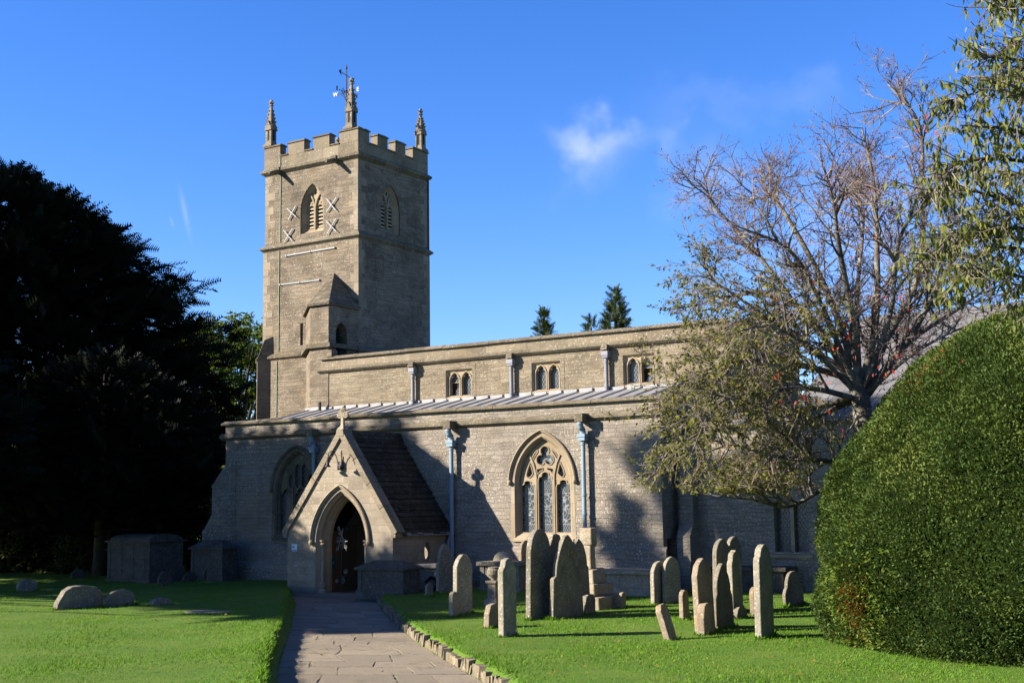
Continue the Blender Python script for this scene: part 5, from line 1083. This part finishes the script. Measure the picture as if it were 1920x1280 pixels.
for pts, leafy, f0 in CARR:
    m_ = len(pts); L0 = sum(np.linalg.norm(b-a) for a, b in zip(pts[:-1], pts[1:]))
    for c2 in range(int(4.4*L0)+1):
        f = f0+(1-f0)*(r.random()**.8); i = min(int(f*(m_-1)), m_-2); p = pts[i]+(pts[i+1]-pts[i])*r.random(); d = pts[i+1]-pts[i]; d /= np.linalg.norm(d)
        up = .05 if leafy < .4 else -.03
        d2 = perp_turn(r, d, r.uniform(.5, 1.15)); L2 = r.uniform(.45, 1.15)*(1.15-.5*f); q2 = grow(tw, r, p, d2, L2, .011+.007*(1-f), up, 5, 4)
        lf_here = leafy*(.4+.6*f)
        for c3 in range(r.randint(4, 7)):
            j = r.randint(1, 4); p3 = q2[j]+(q2[j+1]-q2[j])*r.random(); dd = q2[j+1]-q2[j]; dd /= np.linalg.norm(dd)
            q3 = grow(tw, r, p3, perp_turn(r, dd, r.uniform(.4, 1.0)), r.uniform(.18, .48), .0062, up*1.3, 4, 3)
            for c4 in range(r.randint(2, 4)):
                j = r.randint(1, 3); dd = q3[j+1]-q3[j]; dd /= np.linalg.norm(dd)
                q4 = grow(tw, r, q3[j], perp_turn(r, dd, r.uniform(.4, .9)), r.uniform(.06, .19), .0042, up, 2, 3, .25)
                if leafy < .4 and r.random() < .6: bd.append(q4[-1])
                if r.random() < lf_here:
                    for _ in range(r.randint(1, 4)): lf.append((q4[r.randint(0, 2)], q4[-1]-q4[0]))
            if r.random() < lf_here:
                for _ in range(r.randint(1, 4)): lf.append((q3[r.randint(1, 4)], q3[-1]-q3[0]))
            if leafy < .4 and r.random() < .0012: rd.append(q3[-1])
tr.build('trunk', M_BARK, BT, smooth=True, recalc=False); tw.build('twigs', M_TWIG, BT, recalc=False)
def leaves(name, items, smin, smax, droop, mat, parent, wid=1.0, seedt=None):
    n = len(items); p = np.array([i[0] for i in items]); d = np.array([i[1] for i in items]); d /= np.linalg.norm(d, axis=1, keepdims=True)+1e-9
    d = d*.6+randdir(n)*.8+np.array([0, 0, droop]); tv = [(a_, b_*wid, c_) for a_, b_, c_ in LEAF_V]
    return scatter(name, tv, LEAF_F, frames(d, None, RNG.uniform(smin, smax, n)), p+RNG.normal(size=(n, 3))*.02, mat, parent, np.clip(RNG.beta(2, 2.2, n) if seedt is None else seedt, 0, 1))
leaves('foliage', lf, .05, .092, -.45, M_OLIVE, BT, .95)
OCT_V = [(1, 0, 0), (-1, 0, 0), (0, 1, 0), (0, -1, 0), (0, 0, 1), (0, 0, -1)]; OCT_F = [(0, 2, 4), (2, 1, 4), (1, 3, 4), (3, 0, 4), (2, 0, 5), (1, 2, 5), (3, 1, 5), (0, 3, 5)]
bp = np.array(bd); bp = np.concatenate([bp, bp[::2]+RNG.normal(size=bp[::2].shape)*.02]); scatter('berries', OCT_V, OCT_F, frames(randdir(len(bp)), None, RNG.uniform(.007, .014, len(bp))), bp, M_BERRY, BT, RNG.random(len(bp)))
for px_, py_, D_ in ((1738, 214, 21), (1722, 240, 21), (1750, 242, 21), (1628, 428, 20), (1600, 545, 19.5), (1534, 524, 20), (1660, 552, 19), (1686, 553, 19), (1684, 655, 18.7), (1676, 662, 18.7), (1597, 632, 19), (1600, 648, 19), (1562, 690, 19), (1488, 385, 21), (1468, 745, 18.8), (1510, 740, 18.8), (1505, 745, 18.9), (1535, 755, 18.8), (1575, 806, 18.6), (1740, 240, 21.2), (1630, 560, 20), (1640, 690, 18.8), (1660, 700, 18.7), (1590, 600, 19.4), (1565, 640, 19), (1450, 700, 19), (1540, 720, 18.7), (1700, 560, 19.5), (1610, 480, 20)):
    for _ in range(2): rd.append(P(px_, py_, D_)+rnd3(r, .05))
leaves('red_leaves', [(p, np.array([0, 0, -1.0])) for p in rd], .06, .105, -.9, M_RED, BT)
# leafy tree close on the right, drooping leaves
CT = thing('cherry_tree', 'leafy tree at the right edge with long drooping olive leaves', 'tree', tuple(np.array([*P(2230, 900, 9.5)[:2], 0])))
r = random.Random(5); tr, tw, lf = MB(), MB(), []; D0 = 9.5
tb = np.array([*P(2230, 900, D0)[:2], -.1]); tr.tube(cat_rom([tb, P(2220, 800, D0), P(2190, 500, D0), P(2150, 200, D0), P(2120, -150, D0)], 5), [.17-.004*i for i in range(21)], 10)
for poly, D1, r0 in (([(2150, 200), (2030, 40), (1930, -10), (1850, 15)], 9, .03), ([(2010, 60), (1930, 120), (1840, 170), (1770, 190)], 9.3, .02), ([(2040, 330), (1900, 300), (1790, 310), (1735, 380)], 9.4, .02), ([(2060, 480), (1930, 430), (1800, 440), (1715, 500)], 9.1, .02), ([(2090, 560), (1960, 480), (1850, 470), (1770, 560)], 9.7, .02), ([(2170, 350), (2050, 200), (1930, 120), (1815, 105)], 9.8, .035), ([(2180, 450), (2060, 330), (1920, 250), (1800, 235)], 8.8, .035),
      ([(2190, 520), (2050, 440), (1900, 380), (1775, 345)], 9.8, .035), ([(2195, 560), (2050, 500), (1880, 440), (1745, 450)], 10.2, .03), ([(2200, 620), (2060, 570), (1920, 520), (1800, 500)], 8.9, .03),
      ([(2150, 180), (2060, 100), (1960, 60), (1880, 90)], 10.2, .03), ([(2180, 420), (2040, 380), (1930, 330), (1850, 320)], 10.6, .03), ([(2205, 650), (2080, 600), (1970, 545), (1880, 530)], 9.4, .03), ([(2120, -100), (2000, -120), (1900, -60), (1860, -10)], 9.6, .03),
      ([(2190, 500), (2060, 300), (1980, 180), (1890, 180)], 8.6, .03), ([(2190, 560), (2050, 420), (1960, 400), (1830, 410)], 9.2, .03)):
    kk = len(poly); pts = cat_rom([P(x, y, D0+(D1-D0)*i/(kk-1)) for i, (x, y) in enumerate(poly)], 6); m_ = len(pts)
    tr.tube(pts, [r0*(1-.85*i/(m_-1)) for i in range(m_)], 6)
    for c2 in range(66):
        f = .38+.62*r.random(); i = min(int(f*(m_-1)), m_-2); d = pts[i+1]-pts[i]; d /= np.linalg.norm(d)
        q2 = grow(tw, r, pts[i], perp_turn(r, d, r.uniform(.4, 1.2)), r.uniform(.12, .42), .006, -.05, 5, 4)
        for c3 in range(r.randint(3, 6)):
            j = r.randint(1, 4); lf.append((q2[j]+rnd3(r, .01), np.array([0, 0, -1.0])+rnd3(r, .3)))
        if r.random() < .5:
            q3 = grow(tw, r, q2[3], perp_turn(r, q2[3]-q2[2], .7)if False else q2[3]-q2[2]+rnd3(r, .05), r.uniform(.1, .25), .004, -.05, 3, 3)
            for j in (1, 2, 3): lf.append((q3[j], np.array([0, 0, -1.0])+rnd3(r, .3)))
tr.build('trunk', M_BARKD, CT, smooth=True, recalc=False); tw.build('twigs', M_TWIG, CT, recalc=False)
n = len(lf); p = np.array([i[0] for i in lf]); d = np.array([i[1] for i in lf]); LV = [(0, 0, 0), (.3, .17, .03), (.65, .15, .02), (1, 0, -.08), (.65, -.15, .02), (.3, -.17, .03), (.5, 0, -.03)]
scatter('foliage', LV, [(0, 6, 1), (1, 6, 2), (2, 6, 3), (3, 6, 4), (4, 6, 5), (5, 6, 0)], frames(d, None, RNG.uniform(.045, .078, n)), p, M_CHERRY, CT, RNG.beta(2, 2.4, n))
# big dark fir on the left
SPR_V = [(0, 0, 0), (1, 0, 0), (.5, .03, 0)]; SPR_F = [(0, 1, 2)]
for k in range(9):
    x_ = .08+k*.1; l_ = .36*(1-.75*x_)+.04
    for s__ in (-1, 1):
        b = len(SPR_V); SPR_V += [(x_, 0, 0), (x_+l_*.62, s__*l_*.95, .03+.05*(k % 2)), (x_+.09, .0, .02)]; SPR_F.append((b, b+1, b+2))
def fir(name, label, base, H, prof, n, ssize, mat, lump=.16, droop=-.05, core=True, seed=0, group=None, cat='tree'):
    T_ = thing(name, label, cat, (base[0], base[1], 0), group); rg = np.random.default_rng(seed+3)
    pz = np.array([p_[0] for p_ in prof]); pr = np.array([p_[1] for p_ in prof]); o = np.argsort(pz); pz, pr = pz[o], pr[o]
    zz = np.linspace(pz[0], pz[-1], 500); w = np.interp(zz, pz, pr)+.15; cdf = np.cumsum(w); cdf /= cdf[-1]
    z = np.interp(rg.random(n), cdf, zz); th = rg.uniform(0, 2*np.pi, n); R0 = np.interp(z, pz, pr)
    ph = seed*1.3; L_ = 1+lump*(np.sin(5*th+2.1*z/H*9+ph)*np.sin(z*11/H*2.2+3*th)+.8*np.sin(9*th-z*14/H+ph)*np.sin(7*z/H*3+ph))
    f = np.where(rg.random(n) < .62, rg.uniform(.84, 1.04, n), rg.uniform(.35, .9, n)); f = np.where(rg.random(n) < .07, rg.uniform(1.02, 1.13, n), f); rad = R0*L_*f
    pos = np.stack([base[0]+rad*np.cos(th), base[1]+rad*np.sin(th), z+.02*rad*np.sin(6*th)], 1)
    d = np.stack([np.cos(th), np.sin(th), np.full(n, droop)], 1)+rg.normal(size=(n, 3))*.38; d[:, 2] += .35*rg.random(n)*(f > .84)
    top = z > pz[-1]-.12*H; d[top, 2] += .7
    ol = rg.uniform(.6, 1.15, n)*ssize
    scatter('foliage', SPR_V, SPR_F, frames(d, rg.normal(size=n)*.6, ol), pos, mat, T_, np.clip(.4+.25*rg.normal(size=n), 0, 1))
    q = MB(); q.tube([(base[0], base[1], -.2), (base[0], base[1], H*.5), (base[0], base[1], H*.97)], [.035*H, .02*H, .004*H], 8)
    for k in range(26):
        a = k*2.4; z_ = H*(.12+.8*k/26); rr = float(np.interp(z_, pz, pr))*.85; q.tube([(base[0], base[1], z_), (base[0]+rr*.6*math.cos(a), base[1]+rr*.6*math.sin(a), z_-.02*H*.3), (base[0]+rr*math.cos(a), base[1]+rr*math.sin(a), z_+.01*H)], [.006*H, .004*H, .0015*H], 5)
    q.build('trunk', M_BARKD, T_, smooth=True, recalc=False); return T_
cb = P(0, 960, 48)
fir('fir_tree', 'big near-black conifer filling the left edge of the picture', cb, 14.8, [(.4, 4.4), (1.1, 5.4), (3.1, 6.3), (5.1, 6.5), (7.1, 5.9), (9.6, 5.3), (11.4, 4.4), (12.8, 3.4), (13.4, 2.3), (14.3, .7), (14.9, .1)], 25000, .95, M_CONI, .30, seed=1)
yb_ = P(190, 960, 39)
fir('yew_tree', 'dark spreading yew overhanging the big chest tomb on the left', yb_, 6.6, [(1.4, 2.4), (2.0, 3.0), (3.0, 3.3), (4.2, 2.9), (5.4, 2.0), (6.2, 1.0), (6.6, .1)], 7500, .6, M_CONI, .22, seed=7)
ye_ = P(-250, 960, 33)  # yew added here to keep sky light off the left lawn and tombs
fir('yew_tree', 'old yew added past the left edge to block sky over the lawn', ye_, 8.4, [(2.3, 2.2), (3.0, 3.0), (4.2, 3.3), (5.6, 2.6), (7.0, 1.6), (8.0, .7), (8.4, .1)], 6000, .7, M_CONI, .2, seed=9)
def fitfir(name, label, px_, ytop, D, prof, n, ss, seed, group=None):
    t = P(px_, ytop, D); H = t[2]; return fir(name, label, t, H, [(H*a, b) for a, b in prof], n, ss, M_CONI2, .25, .15, seed=seed, group=group)
PR1 = [(.35, 1.2), (.6, .95), (.8, .55), (.92, .25), (1.0, .03)]
fitfir('cypress_tree', 'small conifer tip peeping above the middle of the nave parapet', 1020, 583, 62, PR1, 2200, .42, 4, 'conifers behind the nave')
fitfir('cypress_tree', 'taller pointed conifer tip above the nave parapet near the berry tree', 1153, 546, 62, [(.3, 2.0), (.55, 1.5), (.75, .9), (.9, .4), (1.0, .03)], 3600, .5, 5, 'conifers behind the nave')
fitfir('cypress_tree', 'low bushy conifer just showing over the parapet left of the pointed conifer', 1108, 600, 58, [(.4, 1.2), (.7, .9), (.9, .5), (1.0, .1)], 1500, .4, 6, 'conifers behind the nave')
def broadleaf(name, label, base, H, blobs, nleaf, lsize, mat, group=None, seed=0, trunk_r=.25, cat='tree', spread=.34):
    """blobs: (dx, dy, z, radius) leaf masses round the trunk; leaves sit in many small clumps near each blob's skin"""
    rg = np.random.default_rng(seed); T_ = thing(name, label, cat, (base[0], base[1], 0), group); B = np.array([(base[0]+a, base[1]+b, c_, d_) for a, b, c_, d_ in blobs])
    w = B[:, 3]**2; w /= w.sum(); nc = max(20, nleaf//55); bi = rg.choice(len(B), nc, p=w); dv = rg.normal(size=(nc, 3)); dv /= np.linalg.norm(dv, axis=1, keepdims=True)
    cen = B[bi, :3]+dv*(B[bi, 3]*rg.uniform(.5, 1.05, nc)**.8)[:, None]*[1, 1, .85]; cr = B[bi, 3]*rg.uniform(.10, spread, nc)
    ci = rg.integers(0, nc, nleaf); off = rg.normal(size=(nleaf, 3))*cr[ci][:, None]*[.75, .75, .45]; pos = cen[ci]+off
    tn = np.clip(.45+.2*rg.normal(size=nleaf)+.18*rg.normal(size=nc)[ci], 0, 1)
    scatter('foliage', LEAF_V, LEAF_F, frames(rg.normal(size=(nleaf, 3))+[0, 0, -.2], rg.uniform(0, 6.3, nleaf), rg.uniform(.7, 1.3, nleaf)*lsize), pos, mat, T_, tn)
    q = MB(); b0 = Vector((base[0], base[1], -.2)); q.tube([b0, (base[0], base[1], H*.25), (base[0]+.1, base[1], H*.5)], [trunk_r, trunk_r*.8, trunk_r*.5], 9)
    for k, b in enumerate(B):
        s0_ = Vector((base[0], base[1], H*(.2+.25*((k*.37) % 1)))); e_ = Vector(b[:3]); m_ = s0_.lerp(e_, .55)+Vector((0, 0, -.08*H*.5)); q.tube([s0_, m_, e_], [trunk_r*.5, trunk_r*.3, trunk_r*.08], 6)
        for j in range(5):
            dd = rg.normal(size=3); dd /= np.linalg.norm(dd); q.tube([m_.lerp(e_, .5), e_+Vector(dd)*b[3]*.4, e_+Vector(dd)*b[3]*.9], [trunk_r*.15, trunk_r*.08, trunk_r*.02], 4)
    q.build('trunk', M_BARKD, T_, smooth=True, recalc=False); return T_
def atpx(x, y, D): return P(x, y, D)
def blobs_px(base, lst, D): # lst of (px, py, ddepth, radius)
    out = []
    for x, y, dd, rr_ in lst: p_ = P(x, y, D+dd); out.append((p_[0]-base[0], p_[1]-base[1], p_[2], rr_))
    return out
b = P(445, 960, 75); broadleaf('lime_tree', 'sunlit bright green tree between the dark fir and the tower', b, 11.5, blobs_px(b, [(x_, y_, d_*1.3, r_*1.36) for x_, y_, d_, r_ in ((385, 640, 0, 1.2), (430, 632, 2, 1.1), (470, 642, -1, 1.2), (500, 660, 2, 1.4), (400, 690, -2, 1.1), (450, 690, 1, 1.2), (380, 730, 1, 1.2), (440, 745, 3, 1.1), (480, 720, 0, 1.1), (420, 770, -1, .9), (470, 775, 2, .9), (350, 660, 3, 1.2), (540, 700, 4, 1.8), (360, 780, 4, 1.2), (410, 850, 1, 1.2), (400, 900, 1, 1.2))], 75), 26000, .26, M_DECID, seed=2, trunk_r=.35)
b = P(405, 960, 60); broadleaf('hazel_bush', 'sunlit yellow green bush at the aisle corner beside the buttress', b, 5, blobs_px(b, [(x_, y_, d_, r_*1.36) for x_, y_, d_, r_ in ((405, 850, 0, .7), (418, 890, 1, .6), (395, 900, 0, .7), (385, 840, 2, .7), (380, 960, 1, .8), (410, 950, 2, .6))], 60), 6000, .16, M_DECID, seed=3, trunk_r=.08, cat='bush')
b = P(205, 960, 40); broadleaf('laurel_bush', 'upright shrub with a few sunlit leaves behind the big chest tomb', b, 4, blobs_px(b, [(215, 905, 0, .40), (200, 930, 0, .42), (225, 945, 0, .36), (195, 975, 0, .55), (240, 985, .5, .5), (215, 885, 0, .3)], 40), 3000, .10, M_SHRUB, seed=4, trunk_r=.07, cat='bush')
# shrubs along the far boundary
r = random.Random(2)
for k, (px_, yt_, D_, rr_) in enumerate(((20, 1000, 42, 1.3), (95, 985, 43, 1.4), (150, 990, 41, 1.1), (265, 975, 43, 1.1), (310, 985, 41, .9), (355, 980, 42, .9), (340, 940, 46, 1.2), (270, 900, 50, 1.5), (120, 930, 50, 1.6), (30, 930, 52, 1.8))):
    b = P(px_, 1000, D_); t = P(px_, yt_, D_)
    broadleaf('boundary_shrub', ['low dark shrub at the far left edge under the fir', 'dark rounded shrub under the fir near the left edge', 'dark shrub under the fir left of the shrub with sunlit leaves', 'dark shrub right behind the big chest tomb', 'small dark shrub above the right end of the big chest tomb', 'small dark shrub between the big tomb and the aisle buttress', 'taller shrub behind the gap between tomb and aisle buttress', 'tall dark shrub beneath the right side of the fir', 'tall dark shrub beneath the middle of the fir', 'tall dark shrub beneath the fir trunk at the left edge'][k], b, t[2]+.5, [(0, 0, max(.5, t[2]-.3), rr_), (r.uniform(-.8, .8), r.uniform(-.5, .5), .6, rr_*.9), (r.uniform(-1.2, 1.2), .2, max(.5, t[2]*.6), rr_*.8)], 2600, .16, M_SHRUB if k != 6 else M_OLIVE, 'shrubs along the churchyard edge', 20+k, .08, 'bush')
for k, (px_, yt_, D_, w_) in enumerate(((-30, 800, 72, 3.2), (90, 815, 70, 3.0), (190, 820, 74, 2.8), (270, 815, 71, 2.6))):
    b = P(px_, 960, D_); t = P(px_, yt_, D_)
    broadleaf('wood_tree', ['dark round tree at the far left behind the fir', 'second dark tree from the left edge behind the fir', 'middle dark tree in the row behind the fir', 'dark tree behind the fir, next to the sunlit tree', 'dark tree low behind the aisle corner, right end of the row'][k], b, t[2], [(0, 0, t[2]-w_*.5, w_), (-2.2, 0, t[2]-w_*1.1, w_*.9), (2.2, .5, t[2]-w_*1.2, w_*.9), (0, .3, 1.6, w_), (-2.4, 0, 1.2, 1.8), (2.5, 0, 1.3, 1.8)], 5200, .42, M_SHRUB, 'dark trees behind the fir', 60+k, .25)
# trees west of the path, outside the picture, whose shade lies on the grass and the church
def sa(s_, a_, z): return (a_*.743+s_*.669, a_*.669-s_*.743, z)
def shade_tree(label, s_, a_, blobs, n, ls, seed, mat=None, tr_=.2):
    x0, y0, _ = sa(s_, a_, 0); bl = []
    for bs, ba, bz, br_ in blobs: X, Y, Z = sa(bs, ba, bz); bl.append((X-x0, Y-y0, Z, br_))
    return broadleaf('churchyard_tree', label, (x0, y0, 0), max(b_[2] for b_ in blobs), bl, n, ls, mat or M_SHRUB, 'tall trees west of the path', seed, tr_)
# q is the height at which a sun ray through the place meets the church front line (a = 0)
def bq(s_, a_, q_, r_): return (s_, a_, q_-a_*.466, r_)
A0 = -19.0
shade_tree('broad tree outside the left edge shading the west end of the aisle', -36, A0, [bq(-36, A0, 2.0, 2.1), bq(-38.5, A0, 1.2, 2.2), bq(-34.4, A0, 3.2, 1.5), bq(-33.9, A0, .6, 1.5), bq(-36.2, A0, -1.6, 1.5), bq(-33.4, A0, -1.2, 1.6), bq(-39, A0, -1.2, 2.0), bq(-33.6, A0+1, 4.6, 1.0), bq(-33.5, A0, -1.9, 1.3), bq(-35.5, A0, -2.8, 1.4), bq(-38, A0, -3.6, 1.6), bq(-31.5, A0, -1.2, 1.2), bq(-41.2, A0, .3, 2.0), bq(-42.6, A0, 1.6, 1.7), bq(-40.4, A0, -2.6, 1.6)], 20000, .32, 41)
shade_tree('tall tree outside the left edge shading the porch path', -32.4, A0, [bq(-23.7, A0, .35, 1.0), bq(-25.6, A0, .25, 1.2), bq(-27.0, A0, .9, 1.4), bq(-28.6, A0, 1.0, 1.4), bq(-30.2, A0, .55, 1.3), bq(-32, A0, -.5, 1.2), bq(-29.0, A0, 3.0, .75), bq(-29.0, A0, 4.3, .5), bq(-29.0, A0, 5.2, .25), bq(-27.6, A0, -.2, 1.2), bq(-29.6, A0, -.7, 1.2), bq(-27.4, A0, 3.2, 1.0), bq(-26.9, A0, 2.9, .8), bq(-25.6, A0, 1.2, .8)], 34000, .30, 42)
shade_tree('tall tree outside the left edge shading the chancel', -33.2, A0-3, [bq(-27, A0-3, 6.6, 1.3), bq(-25.3, A0-3, 6.8, 1.4), bq(-26, A0-3, 8.4, 1.4), bq(-27.2, A0-3, 5.0, .9), bq(-24, A0-3, 6.6, 1.1), bq(-23.5, A0-3, 8.0, 1.0), bq(-28.0, A0-3, 6.4, .9)], 18000, .32, 43)
shade_tree('great tree outside the left edge shading the fir', -49, -26, [bq(-49.5, -26, 4, 3.6), bq(-47, -26, 2, 3.5), bq(-49, -26, 0, 4), bq(-49, -26, 7.5, 3), bq(-46, -26, 6, 2.5), bq(-50, -26, -3, 3.2), bq(-45.5, -26, -1, 2.6), bq(-44, -26, -3.6, 2.4), bq(-41.5, -26, -3.2, 2.0)], 24000, .6, 44, M_CONI)
